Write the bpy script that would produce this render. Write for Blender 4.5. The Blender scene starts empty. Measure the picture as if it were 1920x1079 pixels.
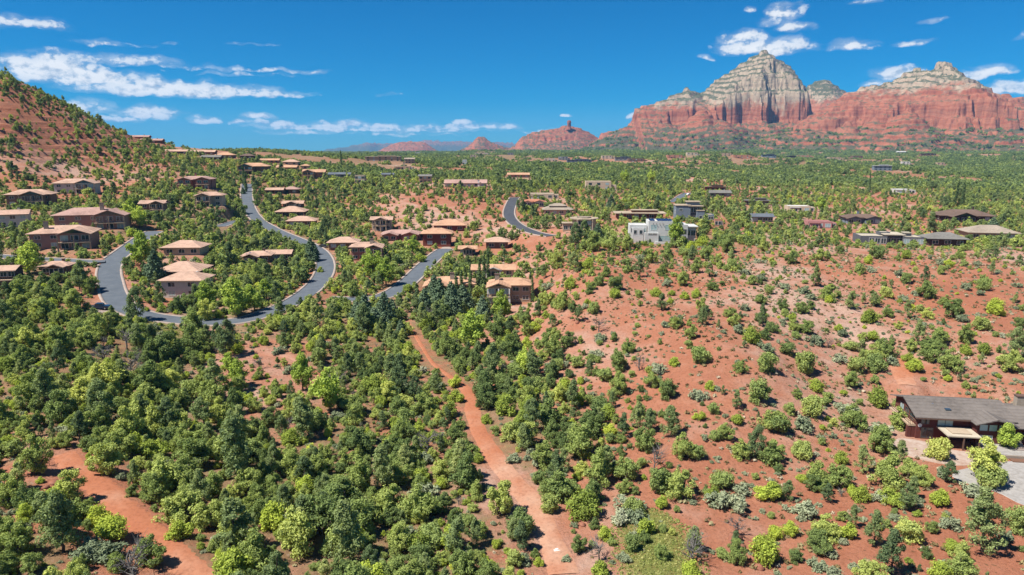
import bpy, math, random
import numpy as np
from mathutils import Vector, Matrix

scene = bpy.context.scene
COL = scene.collection
# ------------------------------------------------------------------ camera
IW, IH, F = 1920.0, 1079.0, 1281.0            # photograph's frame; focal length in its pixels
HCAM = 50.0
PITCH = math.atan((539.5 - 285.0) / F)
CP, SP = math.cos(PITCH), math.sin(PITCH)
cam_d = bpy.data.cameras.new('camera')
cam_d.sensor_width = 36.0
cam_d.lens = F / IW * 36.0
cam_d.clip_start = 1.0
cam_d.clip_end = 60000.0
cam = bpy.data.objects.new('camera', cam_d)
cam.location = (0, 0, HCAM)
cam.rotation_euler = (math.pi / 2 - PITCH, 0, 0)
COL.objects.link(cam)
scene.camera = cam
# ------------------------------------------------------------------ sun direction, exposure, render settings
SUN_EL = math.radians(57)
SUN_AZ = math.radians(-112)                    # measured from +Y towards +X: from the left, a little behind the camera
sdir = Vector((math.sin(SUN_AZ) * math.cos(SUN_EL), math.cos(SUN_AZ) * math.cos(SUN_EL), math.sin(SUN_EL)))
sun_d = bpy.data.lights.new('sun', 'SUN')
sun_d.energy = 4.2
sun_d.angle = math.radians(0.53)
sun_d.color = (1.0, 0.955, 0.88)
sun = bpy.data.objects.new('sun', sun_d)
sun.rotation_euler = sdir.to_track_quat('Z', 'Y').to_euler()
sun.location = (-200, -50, 400)
COL.objects.link(sun)
scene.view_settings.view_transform = 'Standard'
scene.view_settings.look = 'None'
scene.view_settings.gamma = 1.0
scene.view_settings.exposure = 1.1
scene.view_settings.use_curve_mapping = False
cy = scene.cycles
cy.max_bounces = 5
cy.diffuse_bounces = 3
cy.glossy_bounces = 2
cy.transmission_bounces = 3
cy.transparent_max_bounces = 4
cy.volume_bounces = 0
cy.caustics_reflective = False
cy.caustics_refractive = False
cy.sample_clamp_indirect = 4.0
cy.use_denoising = True
try:
    cy.denoiser = 'OPENIMAGEDENOISE'
    cy.denoising_input_passes = 'RGB_ALBEDO_NORMAL'
    cy.denoising_prefilter = 'ACCURATE'
except Exception:
    pass

# ------------------------------------------------------------------ node helper
class NT:
    def __init__(self, tree):
        self.t = tree
        tree.nodes.clear()
    def n(self, typ, ins=None, **props):
        nd = self.t.nodes.new(typ)
        for k, v in props.items():
            setattr(nd, k, v)
        if ins:
            for k, v in ins.items():
                s = nd.inputs[k]
                if isinstance(v, bpy.types.NodeSocket):
                    self.t.links.new(v, s)
                else:
                    s.default_value = v
        return nd
    def m(self, op, a, b=None, c=None, clamp=False):
        ins = {0: a}
        if b is not None: ins[1] = b
        if c is not None: ins[2] = c
        return self.n('ShaderNodeMath', ins, operation=op, use_clamp=clamp).outputs[0]
    def vm(self, op, a, b=None):
        ins = {0: a}
        if b is not None: ins[1] = b
        nd = self.n('ShaderNodeVectorMath', ins, operation=op)
        return nd.outputs['Value'] if op in ('LENGTH', 'DOT_PRODUCT', 'DISTANCE') else nd.outputs['Vector']
    def noise(self, vec, scale, detail=4.0, rough=0.55, dim='3D', dist=0.0):
        nd = self.n('ShaderNodeTexNoise', {'Scale': scale, 'Detail': detail, 'Roughness': rough, 'Distortion': dist}, noise_dimensions=dim)
        if vec is not None:
            self.t.links.new(vec, nd.inputs['Vector'])
        return nd.outputs['Fac'] if 'Fac' in nd.outputs else nd.outputs[0]
    def ramp(self, fac, stops, interp='LINEAR'):
        nd = self.n('ShaderNodeValToRGB', {0: fac})
        cr = nd.color_ramp
        cr.interpolation = interp
        while len(cr.elements) < len(stops):
            cr.elements.new(0.5)
        for e, (p, c) in zip(cr.elements, stops):
            e.position = p
            e.color = (*c, 1.0) if len(c) == 3 else c
        return nd.outputs['Color']
    def mix(self, fac, a, b, blend='MIX'):
        nd = self.n('ShaderNodeMix', None, data_type='RGBA', blend_type=blend)
        for s, v in ((nd.inputs[0], fac), (nd.inputs[6], a), (nd.inputs[7], b)):
            if isinstance(v, bpy.types.NodeSocket):
                self.t.links.new(v, s)
            else:
                s.default_value = v if not isinstance(v, tuple) or len(v) == 4 else (*v, 1.0)
        return nd.outputs[2]
    def smooth(self, x, lo, hi):
        return self.n('ShaderNodeMapRange', {0: x, 1: lo, 2: hi, 3: 0.0, 4: 1.0}, interpolation_type='SMOOTHSTEP').outputs[0]
    def link(self, a, b):
        self.t.links.new(a, b)

def pix_dir(u, v):
    """World direction through a point of the photograph's frame (used only to survey where things stand)."""
    xc = (u - 960.0) / F
    yc = (539.5 - v) / F
    return np.array([xc, CP + yc * SP, -SP + yc * CP])

# ------------------------------------------------------------------ world: Nishita sky with cumulus
world = bpy.data.worlds.new('World')
scene.world = world
world.use_nodes = True
W = NT(world.node_tree)
SKY = W.n('ShaderNodeTexSky', sky_type='NISHITA')
SKY.sun_disc = False
SKY.sun_elevation = SUN_EL
SKY.sun_rotation = SUN_AZ
SKY.altitude = 1400
SKY.air_density = 1.0
SKY.dust_density = 0.3
SKY.ozone_density = 3.0
sky_col = W.mix(1.0, SKY.outputs[0], (0.33, 0.76, 1.10), 'MULTIPLY')
sky_col = W.n('ShaderNodeHueSaturation', {'Saturation': 1.22, 'Value': 0.455, 'Color': sky_col}).outputs[0]
gen = W.n('ShaderNodeTexCoord').outputs['Generated']
sp = W.n('ShaderNodeSeparateXYZ', {0: gen}).outputs
azn = W.m('ARCTAN2', sp[0], sp[1])
eln = W.m('ARCSINE', sp[2])
P2 = W.n('ShaderNodeCombineXYZ', {0: azn, 1: eln}).outputs[0]
# (u, v, half width, half height, weight)
CLOUDS = [(115,138,92,34,1.1),(70,130,70,24,1.0),(170,150,130,22,1.0),(330,170,200,21,1.05),(480,178,120,9,.75),(195,112,150,12,.62),(270,122,110,7,.5),
          (45,45,75,14,.62),(10,38,60,12,.6),(210,84,70,6,.45),(150,203,58,17,.8),(272,216,62,19,.9),(235,226,50,11,.8),(318,214,40,8,.6),(385,228,32,10,.75),
          (488,220,34,9,.85),(455,230,30,9,.8),(520,234,55,11,.85),(600,236,60,9,.8),(655,236,55,10,.85),(725,239,62,8,.8),(800,240,40,7,.65),
          (868,234,34,9,.9),(935,240,60,8,.75),(1065,221,18,6,.75),(600,241,170,8,.75),(880,240,130,8,.75),(720,245,260,6,.6),(560,250,90,6,.5),(760,252,120,5,.45),(1000,246,50,5,.5),
          (1430,92,100,20,.95),(1395,72,48,16,.85),(1475,28,42,22,.85),(1455,45,46,12,.7),(1490,55,36,12,.7),(1595,88,52,15,.8),(1712,86,32,8,.6),(1400,20,12,9,.6),
          (1690,140,60,16,.9),(1650,158,45,8,.7),(1838,138,42,13,.9),(1892,168,52,17,.85),(1920,160,40,14,.7),(1190,221,14,8,.75),(1332,114,14,6,.6),(1750,38,26,5,.4),
          (500,134,130,5,.42),(580,136,50,4,.4),(470,85,60,4,.22),(325,86,20,4,.3),(735,180,28,4,.28),(445,140,110,4,.3),(1630,2,30,8,.5),
          # the same kind of fair-weather cloud beyond the frame
          (-260,120,200,30,.9),(-700,60,260,40,.9),(2260,150,200,26,.9),(2750,60,260,40,.9),(2050,60,90,20,.7),(-120,40,90,14,.6)]
# rest of the sky dome, azimuth and elevation in degrees
CLOUDS_AE = [(80,12,16,3,.9),(110,9,20,3,.9),(140,22,16,4,.85),(160,8,24,2.5,.9),(-170,14,20,4,.9),(-140,9,18,3,.9),(-110,20,16,4,.85),(-85,8,16,2.5,.9),(60,34,12,4,.7),(-60,40,12,4,.7),(180,45,14,5,.7),(120,50,12,5,.7),(-120,48,14,5,.7)]
blobs = []
for (u, v, ru, rv, w) in CLOUDS:
    d = pix_dir(u, v); d = d / np.linalg.norm(d)
    blobs.append((math.atan2(d[0], d[1]), math.asin(d[2]), ru / F * 0.9, rv / F, w))
for (a, e, ra, re, w) in CLOUDS_AE:
    blobs.append((math.radians(a), math.radians(e), math.radians(ra), math.radians(re), w))
warp = W.n('ShaderNodeTexNoise', {'Vector': P2, 'Scale': 26.0, 'Detail': 2.0, 'Roughness': 0.5}, noise_dimensions='2D').outputs['Color']
wv = W.vm('MULTIPLY', W.vm('SUBTRACT', warp, (0.5, 0.5, 0.5)), (0.035, 0.016, 0.0))
PW = W.vm('ADD', P2, wv)
field = None
base_y = None
for (a, e, ra, re, w) in blobs:
    dv = W.vm('MULTIPLY', W.vm('SUBTRACT', PW, (a, e, 0.0)), (1.0 / ra, 1.0 / re, 0.0))
    s = W.n('ShaderNodeSeparateXYZ', {0: dv}).outputs
    yy = W.m('MAXIMUM', s[1], W.m('MULTIPLY', s[1], -1.7))       # flatter underneath
    r2 = W.m('MULTIPLY_ADD', s[0], s[0], W.m('MULTIPLY', yy, yy))
    val = W.m('MULTIPLY_ADD', r2, -w, w)
    field = val if field is None else W.m('MAXIMUM', field, val)
field = W.m('MAXIMUM', field, -0.6)
def cloud_noise(vec):
    sc = W.vm('MULTIPLY', vec, (1.0, 1.6, 1.0))
    a_ = W.noise(sc, 40.0, 9.0, 0.6, '2D')
    v_ = W.n('ShaderNodeTexVoronoi', {'Vector': W.vm('ADD', sc, W.vm('MULTIPLY', W.n('ShaderNodeTexNoise', {'Vector': sc, 'Scale': 90.0, 'Detail': 3.0}, noise_dimensions='2D').outputs['Color'], (0.012, 0.012, 0.0))), 'Scale': 62.0, 'Detail': 2.0, 'Roughness': 0.6, 'Smoothness': 0.6}, voronoi_dimensions='2D', feature='SMOOTH_F1', normalize=False).outputs['Distance']
    return W.m('MULTIPLY_ADD', W.m('SUBTRACT', 0.42, v_), 0.30, a_)
n1 = cloud_noise(P2)
n2 = cloud_noise(W.vm('ADD', P2, (-0.006, 0.0045, 0.0)))
dens = W.m('MULTIPLY_ADD', W.m('SUBTRACT', n1, 0.5), 1.9, W.m('MULTIPLY', field, 1.3))
mask = W.m('MULTIPLY', W.smooth(dens, 0.0, 0.72), W.m('MULTIPLY_ADD', W.m('MAXIMUM', field, 0.0), 0.55, 0.5, clamp=True))
veil = W.m('MULTIPLY', W.smooth(W.m('MULTIPLY_ADD', W.m('SUBTRACT', W.noise(W.vm('MULTIPLY', PW, (1.0, 3.0, 1.0)), 22.0, 6.0, 0.6, '2D'), 0.5), 1.6, W.m('ADD', field, 0.15)), 0.0, 1.0), 0.42)
mask = W.m('MAXIMUM', mask, veil)
lit = W.m('MULTIPLY_ADD', W.m('SUBTRACT', n1, n2), 3.0, W.m('MULTIPLY_ADD', W.smooth(dens, 0.1, 0.9), 0.30, 0.52), clamp=True)  # painted cloud shading: sunward edges brighter, opposite sides greyer, from the offset noise
ccol = W.ramp(lit, [(0.0, (2.5, 2.95, 3.6)), (0.4, (3.6, 3.95, 4.4)), (1.0, (5.0, 5.05, 5.1))])
final = W.mix(mask, sky_col, ccol)
bg = W.n('ShaderNodeBackground', {0: final, 1: 0.092})
out = W.n('ShaderNodeOutputWorld')
W.link(bg.outputs[0], out.inputs[0])
world.cycles.sampling_method = 'MANUAL'
world.cycles.sample_map_resolution = 512

# ------------------------------------------------------------------ noise
def _hash(ix, iy, seed):
    h = (ix.astype(np.int64) * 374761393 + iy.astype(np.int64) * 668265263 + seed * 974634777) & 0xFFFFFFFF
    h = ((h ^ (h >> 13)) * 1274126177) & 0xFFFFFFFF
    h = (h ^ (h >> 16)) & 0xFFFFFF
    return h / float(0xFFFFFF)
def vnoise(x, y, seed=0):
    x = np.asarray(x, float); y = np.asarray(y, float)
    ix = np.floor(x); iy = np.floor(y)
    fx = x - ix; fy = y - iy
    fx = fx * fx * (3 - 2 * fx); fy = fy * fy * (3 - 2 * fy)
    a = _hash(ix, iy, seed); b = _hash(ix + 1, iy, seed); c = _hash(ix, iy + 1, seed); d = _hash(ix + 1, iy + 1, seed)
    return (a + (b - a) * fx) * (1 - fy) + (c + (d - c) * fx) * fy
def fbm(x, y, seed=0, octv=4, gain=0.5):
    s = 0.0; a = 1.0; t = 0.0
    for o in range(octv):
        s = s + a * (vnoise(x, y, seed + o * 17) - 0.5) * 2
        t += a; a *= gain
        x = x * 2.03 + 13.7; y = y * 2.03 - 7.1
    return s / t
def ridged(x, y, seed=0, octv=4):
    s = 0.0; a = 1.0; t = 0.0
    for o in range(octv):
        s = s + a * (1 - np.abs(vnoise(x, y, seed + o * 31) * 2 - 1)); t += a; a *= 0.5
        x = x * 2.1 + 3.3; y = y * 2.1 + 9.2
    return s / t
def sstep(x, lo, hi):
    t = np.clip((x - lo) / (hi - lo), 0, 1)
    return t * t * (3 - 2 * t)

# ------------------------------------------------------------------ terrain: survey points -> smooth surface
def tanv(v):
    yc = (539.5 - v) / F
    return (-SP + yc * CP) / (CP + yc * SP)
def pt_d(u, v, d):
    dr = pix_dir(u, v); s = d / dr[1]
    return (dr[0] * s, d, HCAM + dr[2] * s)
def pt_z(u, v, z):
    return pt_d(u, v, (z - HCAM) / tanv(v))
ZP = [(0,1000,2),(0,850,3),(0,700,5),(0,610,7),(300,1000,0),(300,850,0),(300,700,1),(250,630,3.5),(600,1000,-1),(600,850,-1.5),(600,700,-1),(560,630,.5),
      (900,1000,-2),(900,850,-2.5),(880,720,-2.5),(780,630,-1.5),(700,590,.3),(1040,1000,-2.5),(1000,850,-2),(1200,1000,-2),(1200,850,-1),(1150,750,.3),(1100,650,2.8),
      (1060,585,6.2),(1075,505,11.2),(1000,600,.8),(1008,560,2.5),(1140,492,12.6),(1300,700,4.3),(1250,600,7.8),(1200,530,10.5),(1200,490,11.6),(1400,850,-1),(1450,700,4.2),(1450,600,8.2),(1450,540,10.5),(1400,490,12.2),
      (1650,1000,-2),(1600,850,-2),(1700,730,.5),(1580,650,3.2),(1600,580,7.2),(1650,520,10.5),(1650,476,12),(1810,825,-2),(1900,900,-2.5),(1920,1060,-2.5),(1850,680,2.5),(1850,600,6.8),(1880,540,9.6),(1850,490,11.6),
      (300,1079,0),(900,1079,-2),(1500,1079,-2.2)]
DP = [(1235,458,287),(1200,412,350),(1300,412,350),(1095,432,320),(1045,402,400),(1000,436,320),(960,380,430),(1668,460,288),(1620,420,360),(1810,416,370),(1750,462,280),(1900,452,300),
      (1500,400,400),(1500,350,620),(1500,320,1000),(1700,380,480),(1700,330,850),(1850,330,850),(1700,300,1600),(1700,287,2700),(1400,290,2200),(1200,300,1400),(1200,330,800),(1100,352,560),(1000,330,720),(1000,300,1500),
      (1350,380,460),(1126,356,520),
      (870,350,520),(730,375,430),(850,385,410),(740,345,560),(750,300,1400),(600,300,1400),(600,330,600),(640,467,310),(690,492,285),(500,500,270),(420,560,216),(563,427,390),(545,395,450),(480,414,400),(462,345,500),(465,376,440),
      (820,462,320),(755,454,335),(925,512,275),(840,437,350),(840,548,240),(952,566,222),(815,490,283),(735,552,235),(1050,470,290),(960,440,330),
      (110,470,262),(170,430,290),(20,425,300),(55,386,350),(143,364,390),(0,540,215),(365,353,420),(390,389,380),(290,405,340),(230,470,262),(205,520,228),(340,480,262),(335,527,240),(340,560,222),
      (0,330,400),(0,250,440),(0,170,485),(100,203,520),(200,243,560),(100,270,470),(100,330,420),(200,310,470),(270,262,700),(320,320,480),(325,287,650),(400,292,650),(470,322,520),(550,314,640),(620,298,1100),(420,333,520),(-150,110,520),(-150,330,400),(-150,520,230),(-150,800,122)]
WP = [(-700,900,62),(-300,1000,44),(-1600,2500,44),(-3300,4200,44),(0,2500,43),(0,4500,45),(1500,3400,60),(2400,3000,62),(900,3400,52),(0,9000,44),(-6000,9000,44),(6000,9000,44),(0,15000,42),(-10000,15000,42),(10000,15000,42),
      (0,40,0),(-40,40,1),(40,40,-1),(0,25,0),(-900,700,88),(-500,520,110),(2500,2500,58),(3200,4200,60)]
CPTS = np.array([pt_z(*p) for p in ZP] + [pt_d(*p) for p in DP] + WP)
def tq(x, y):
    yy = np.maximum(y, 30.0)
    a = np.clip(x / yy, -1.25, 1.25)
    return a * 2.2, np.log(yy)
qa, qb = tq(CPTS[:, 0], CPTS[:, 1])
ext = np.abs(qa) > 1.2                                     # carry the edge of the survey sideways
qa = np.concatenate([qa, np.sign(qa[ext]) * 2.6]); qb = np.concatenate([qb, qb[ext]])
qz = np.concatenate([CPTS[:, 2], CPTS[ext, 2]])
def _U(r2):
    return np.where(r2 > 1e-12, 0.5 * r2 * np.log(np.maximum(r2, 1e-12)), 0.0)
_n = len(qa)
_K = _U((qa[:, None] - qa[None]) ** 2 + (qb[:, None] - qb[None]) ** 2) + np.eye(_n) * 0.004
_P = np.stack([np.ones(_n), qa, qb], 1)
_A = np.block([[_K, _P], [_P.T, np.zeros((3, 3))]])
_sol = np.linalg.solve(_A, np.concatenate([qz, np.zeros(3)]))
def tps(x, y):
    x = np.asarray(x, float).ravel(); y = np.asarray(y, float).ravel()
    o = np.empty(len(x))
    for i in range(0, len(x), 40000):
        a, b = tq(x[i:i + 40000], y[i:i + 40000])
        r2 = (a[:, None] - qa[None]) ** 2 + (b[:, None] - qb[None]) ** 2
        o[i:i + 40000] = _U(r2) @ _sol[:_n] + _sol[_n] + a * _sol[_n + 1] + b * _sol[_n + 2]
    return o
def axis(lo_f, hi_f, step, lo, hi, g):
    c = list(np.arange(lo_f, hi_f + 0.01, step))
    s = step; p = c[-1]
    while p < hi:
        s *= g; p += s; c.append(p)
    s = step; p = c[0]; pre = []
    while p > lo:
        s *= g; p -= s; pre.append(p)
    return np.array(pre[::-1] + c)
GX = axis(-330, 330, 1.7, -13500, 13500, 1.095)
GY = axis(58, 560, 1.7, -160, 15500, 1.075)
MX, MY = np.meshgrid(GX, GY)
ZB = tps(MX, MY).reshape(MX.shape)
def bilin(Z, x, y):
    x = np.clip(np.asarray(x, float), GX[0], GX[-1] - 1e-6); y = np.clip(np.asarray(y, float), GY[0], GY[-1] - 1e-6)
    i = np.clip(np.searchsorted(GX, x, 'right') - 1, 0, len(GX) - 2); j = np.clip(np.searchsorted(GY, y, 'right') - 1, 0, len(GY) - 2)
    fx = (x - GX[i]) / (GX[i + 1] - GX[i]); fy = (y - GY[j]) / (GY[j + 1] - GY[j])
    return (Z[j, i] * (1 - fx) + Z[j, i + 1] * fx) * (1 - fy) + (Z[j + 1, i] * (1 - fx) + Z[j + 1, i + 1] * fx) * fy
_T = np.geomspace(45, 9000, 1500)
def ground_at(us, vs):
    """World x, y where a line of sight meets the surveyed ground."""
    res = []
    for u, v in zip(us, vs):
        d = pix_dir(u, v)
        x = d[0] / d[1] * _T; z = HCAM + d[2] / d[1] * _T
        below = z < bilin(ZB, x, _T)
        k = int(np.argmax(below)) if below.any() else len(_T) - 1
        if k > 0:
            t0, t1 = _T[k - 1], _T[k]
            g0 = HCAM + d[2] / d[1] * t0 - float(bilin(ZB, d[0] / d[1] * t0, t0)); g1 = HCAM + d[2] / d[1] * t1 - float(bilin(ZB, d[0] / d[1] * t1, t1))
            t = t0 + (t1 - t0) * g0 / max(g0 - g1, 1e-9)
        else:
            t = _T[0]
        res.append((d[0] / d[1] * t, t))
    return np.array(res)
def frame_of(x, y, z):
    """Where a world point falls in the photograph's frame."""
    dz = z - HCAM
    fw = y * CP - dz * SP; up = y * SP + dz * CP
    fw = np.maximum(fw, 1e-3)
    return 960 + F * x / fw, 539.5 - F * up / fw
# natural relief on top of the survey
_dist = np.hypot(MX, MY)
amp = np.clip(_dist / 420.0, 0.25, 6.0)
ZB = ZB + 0.5 * amp * fbm(MX / 22, MY / 22, 5, 3) * np.clip(_dist / 120, 0.5, 1) + np.where(_dist > 560, (5.0 * fbm(MX / 170, MY / 170, 9, 3) + 13.0 * fbm(MX / 420, MY / 300, 19, 2)) * sstep(_dist, 600, 1200), 0)
# gullies on the bare slope and rock ledges on the high hill
slope_zone = sstep(MX, 5, 45) * sstep(MY, 90, 130) * (1 - sstep(MY, 235, 260)) * sstep(ZB, 0, 3)
ZB = ZB - slope_zone * (2.3 * (ridged(MX / 34 + MY / 90, MY / 120, 3, 3) - 0.55) + 0.7 * (ridged(MX / 9 + MY / 40, MY / 45, 6, 3) - 0.55))
hill_zone = sstep(-MX, 130, 220) * sstep(ZB, 36, 58) * (1 - sstep(MY, 700, 900))
_st = (ZB + 2.5 * fbm(MX / 60, MY / 60, 21, 3)) / 4.2
_fr = _st - np.floor(_st)
ZB = ZB + hill_zone * 4.2 * (sstep(_fr, 0.35, 0.65) - _fr) * 0.85
# ------------------------------------------------------------------ mesh helpers
MATS = {}
def mesh_np(name, V, Fc, mats=(), smooth=False, mi=None):
    """V (n,3) array, Fc (m,k) array or list of faces."""
    me = bpy.data.meshes.new(name)
    V = np.asarray(V, np.float32)
    if isinstance(Fc, np.ndarray):
        k = Fc.shape[1]; m = Fc.shape[0]
        me.vertices.add(len(V)); me.vertices.foreach_set('co', V.ravel())
        me.loops.add(m * k); me.loops.foreach_set('vertex_index', Fc.astype(np.int32).ravel())
        me.polygons.add(m); me.polygons.foreach_set('loop_start', np.arange(0, m * k, k, dtype=np.int32))
        try:
            me.polygons.foreach_set('loop_total', np.full(m, k, dtype=np.int32))
        except Exception:
            pass
        if mi is not None:
            me.polygons.foreach_set('material_index', np.asarray(mi, np.int32))
        me.update(calc_edges=True)
    else:
        me.from_pydata([tuple(v) for v in V], [], [tuple(f) for f in Fc])
        if mi is not None:
            me.polygons.foreach_set('material_index', np.asarray(mi, np.int32))
        me.update()
    for m_ in mats:
        me.materials.append(m_)
    if smooth:
        me.polygons.foreach_set('use_smooth', np.ones(len(me.polygons), bool))
    return me
def add(name, me, parent=None, loc=None, rotz=0.0):
    o = bpy.data.objects.new(name, me)
    COL.objects.link(o)
    if parent is not None: o.parent = parent
    if loc is not None: o.location = loc
    if rotz: o.rotation_euler = (0, 0, rotz)
    return o
def tag(o, label=None, cat=None, group=None, kind=None):
    if label: o['label'] = label
    if cat: o['category'] = cat
    if group: o['group'] = group
    if kind: o['kind'] = kind
    return o
def grid_faces(nx, ny):
    i = np.arange(nx - 1)[None, :]; j = np.arange(ny - 1)[:, None]
    a = (j * nx + i).ravel()
    return np.stack([a, a + 1, a + nx + 1, a + nx], 1)
def fattr(me, name, arr):
    at = me.attributes.new(name, 'FLOAT', 'POINT')
    at.data.foreach_set('value', np.asarray(arr, np.float32).ravel())
def new_mat(name):
    m = bpy.data.materials.new(name)
    m.use_nodes = True
    return m, NT(m.node_tree)
ALB = 0.66                                   # all mineral and painted surfaces share one reflectance scale
def finish(T, color, rough=0.85, bump=None, bump_dist=0.1, bump_str=0.6, spec=0.2, metallic=0.0):
    b = T.n('ShaderNodeBsdfPrincipled')
    if isinstance(color, bpy.types.NodeSocket): color = T.mix(1.0, color, (ALB, ALB, ALB), 'MULTIPLY')
    for s, v in ((b.inputs['Base Color'], color), (b.inputs['Roughness'], rough)):
        if isinstance(v, bpy.types.NodeSocket): T.link(v, s)
        else: s.default_value = (*v, 1.0) if isinstance(v, tuple) and len(v) == 3 else v
    b.inputs['Specular IOR Level'].default_value = spec
    b.inputs['Metallic'].default_value = metallic
    if bump is not None:
        bn = T.n('ShaderNodeBump', {'Height': bump, 'Strength': bump_str, 'Distance': bump_dist})
        T.link(bn.outputs[0], b.inputs['Normal'])
    o = T.n('ShaderNodeOutputMaterial')
    T.link(b.outputs[0], o.inputs[0])
    return b
# ------------------------------------------------------------------ ground materials
def soil_nodes(T, pos, pale=0.0):
    big = T.noise(pos, 0.018, 4, 0.6)
    mid = T.noise(pos, 0.16, 5, 0.62)
    fine = T.noise(pos, 1.6, 8, 0.78)
    c = T.ramp(T.m('MULTIPLY_ADD', T.m('SUBTRACT', mid, 0.5), 1.2, T.m('MULTIPLY_ADD', T.m('SUBTRACT', big, 0.5), 2.6, 0.5 + pale)),
               [(0.12, (0.44, 0.172, 0.098)), (0.40, (0.475, 0.200, 0.118)), (0.62, (0.51, 0.255, 0.17)), (0.92, (0.57, 0.365, 0.275))])
    sh = T.ramp(fine, [(0.22, (0.52, 0.48, 0.45)), (0.5, (1, 1, 1)), (0.78, (1.16, 1.18, 1.2))])
    return T.mix(1.0, c, sh, 'MULTIPLY'), fine, mid
m, T = new_mat('red_soil')
MATS['soil'] = m
pos = T.n('ShaderNodeNewGeometry').outputs['Position']
c, fine, mid = soil_nodes(T, pos)
veg = T.n('ShaderNodeAttribute', attribute_name='veg').outputs['Fac']
rock = T.n('ShaderNodeAttribute', attribute_name='rock').outputs['Fac']
grs = T.n('ShaderNodeAttribute', attribute_name='grass').outputs['Fac']
lit_c = T.ramp(T.noise(pos, 0.45, 5, 0.65), [(0.3, (0.17, 0.12, 0.06)), (0.52, (0.30, 0.20, 0.11)), (0.72, (0.25, 0.26, 0.10))])
vf = T.smooth(T.m('ADD', T.m('MULTIPLY', veg, 0.95), T.m('MULTIPLY', T.m('SUBTRACT', T.noise(pos, 0.30, 5, 0.7), 0.5), 1.5)), 0.45, 0.85)
c = T.mix(T.m('MULTIPLY', vf, 0.85), c, lit_c)
# grey-green dead brush and pale grit on the open slopes
sage = T.smooth(T.noise(pos, 0.55, 6, 0.75), 0.60, 0.72)
sagz = T.smooth(T.noise(pos, 0.045, 3, 0.6), 0.44, 0.60)
c = T.mix(T.m('MULTIPLY', T.m('MULTIPLY', sage, sagz), 0.8), c, (0.42, 0.33, 0.25))
speck = T.smooth(T.noise(pos, 1.7, 4, 0.65), 0.60, 0.68)
c = T.mix(T.m('MULTIPLY', speck, 0.72), c, (0.12, 0.085, 0.04))
pebb = T.smooth(T.noise(pos, 2.7, 3, 0.6), 0.67, 0.72)
c = T.mix(T.m('MULTIPLY', pebb, 0.5), c, (0.56, 0.36, 0.27))
# bare rock with bedding
z = T.n('ShaderNodeSeparateXYZ', {0: pos}).outputs[2]
bed = T.noise(T.n('ShaderNodeCombineXYZ', {0: T.m('MULTIPLY', T.n('ShaderNodeSeparateXYZ', {0: pos}).outputs[0], 0.02), 2: T.m('MULTIPLY', z, 0.9)}).outputs[0], 1.0, 4, 0.6)
rc = T.ramp(bed, [(0.25, (0.22, 0.07, 0.04)), (0.45, (0.40, 0.14, 0.075)), (0.6, (0.48, 0.21, 0.12)), (0.75, (0.36, 0.115, 0.06))])
c = T.mix(T.m('MULTIPLY', rock, 0.85), c, rc)
gc = T.ramp(T.noise(pos, 0.8, 5, 0.7), [(0.3, (0.24, 0.15, 0.06)), (0.5, (0.22, 0.24, 0.06)), (0.72, (0.30, 0.33, 0.09))])
c = T.mix(T.m('MULTIPLY', grs, T.smooth(T.m('ADD', grs, T.m('SUBTRACT', T.noise(pos, 0.35, 5, 0.7), 0.5)), 0.2, 0.6)), c, gc)
# beyond a kilometre single trees are no longer told apart: woodland floor
finish(T, c, 0.95, T.m('ADD', fine, T.m('MULTIPLY', mid, 2.0)), 0.35, 0.8, 0.1)

def plain_soil(name, pale, tint=(1, 1, 1)):
    m, T = new_mat(name)
    pos = T.n('ShaderNodeNewGeometry').outputs['Position']
    c, fine, mid = soil_nodes(T, pos, pale)
    c = T.mix(1.0, c, tint, 'MULTIPLY')
    finish(T, c, 0.95, fine, 0.12, 0.4, 0.1)
    return m
MATS['trail'] = plain_soil('trail_soil', 0.05, (1.08, 1.0, 0.9))
MATS['track'] = plain_soil('track_soil', 0.05)
def noisy(name, stops, scale, rough=0.9, bump=0.02, spec=0.2, detail=5, obj=False):
    m, T = new_mat(name)
    vec = T.n('ShaderNodeTexCoord').outputs['Object'] if obj else T.n('ShaderNodeNewGeometry').outputs['Position']
    nz = T.noise(vec, scale, detail, 0.65)
    finish(T, T.ramp(nz, stops), rough, nz, bump, 0.5, spec)
    MATS[name] = m
    return m
# ------------------------------------------------------------------ roads and paths: surveyed centre lines
def smooth_line(pts, step=1.0, it=3):
    p = np.array(pts, float)
    for _ in range(it):
        q = [p[0]]
        for a, b in zip(p[:-1], p[1:]):
            q += [a * .75 + b * .25, a * .25 + b * .75]
        q.append(p[-1]); p = np.array(q)
    s = np.concatenate([[0], np.cumsum(np.hypot(*np.diff(p, axis=0).T))])
    t = np.arange(0, s[-1], step)
    return np.stack([np.interp(t, s, p[:, 0]), np.interp(t, s, p[:, 1])], 1)
def surveyed(px):
    return ground_at([p[0] for p in px], [p[1] for p in px])
ROADS = {
 'loop': (3.3, [(291,433),(262,450),(236,470),(210,488),(203,510),(207,530),(212,551),(226,571),(256,586),(290,596),(325,602),(370,606),(415,606),(460,600),(500,587),(545,570),(583,545),(606,519),(612,497),(604,476),(583,460),(547,445),(513,430),(484,414),(468,394),(462,370),(463,343)]),
 'west': (2.9, [(-60,476),(0,481),(60,485),(120,488),(170,491),(210,489)]),
 'spur': (2.6, [(412,425),(432,418),(452,412),(484,414)]),
 'court': (3.3, [(836,466),(822,477),(804,491),(779,516),(752,540),(728,555),(700,561),(668,562),(630,561),(583,557)]),
 'ridge': (2.9, [(966,370),(957,386),(953,402),(961,416),(979,428),(1003,437),(1036,444)]),
 'lane': (2.8, [(1290,362),(1276,370),(1262,380)]),
}
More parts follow.
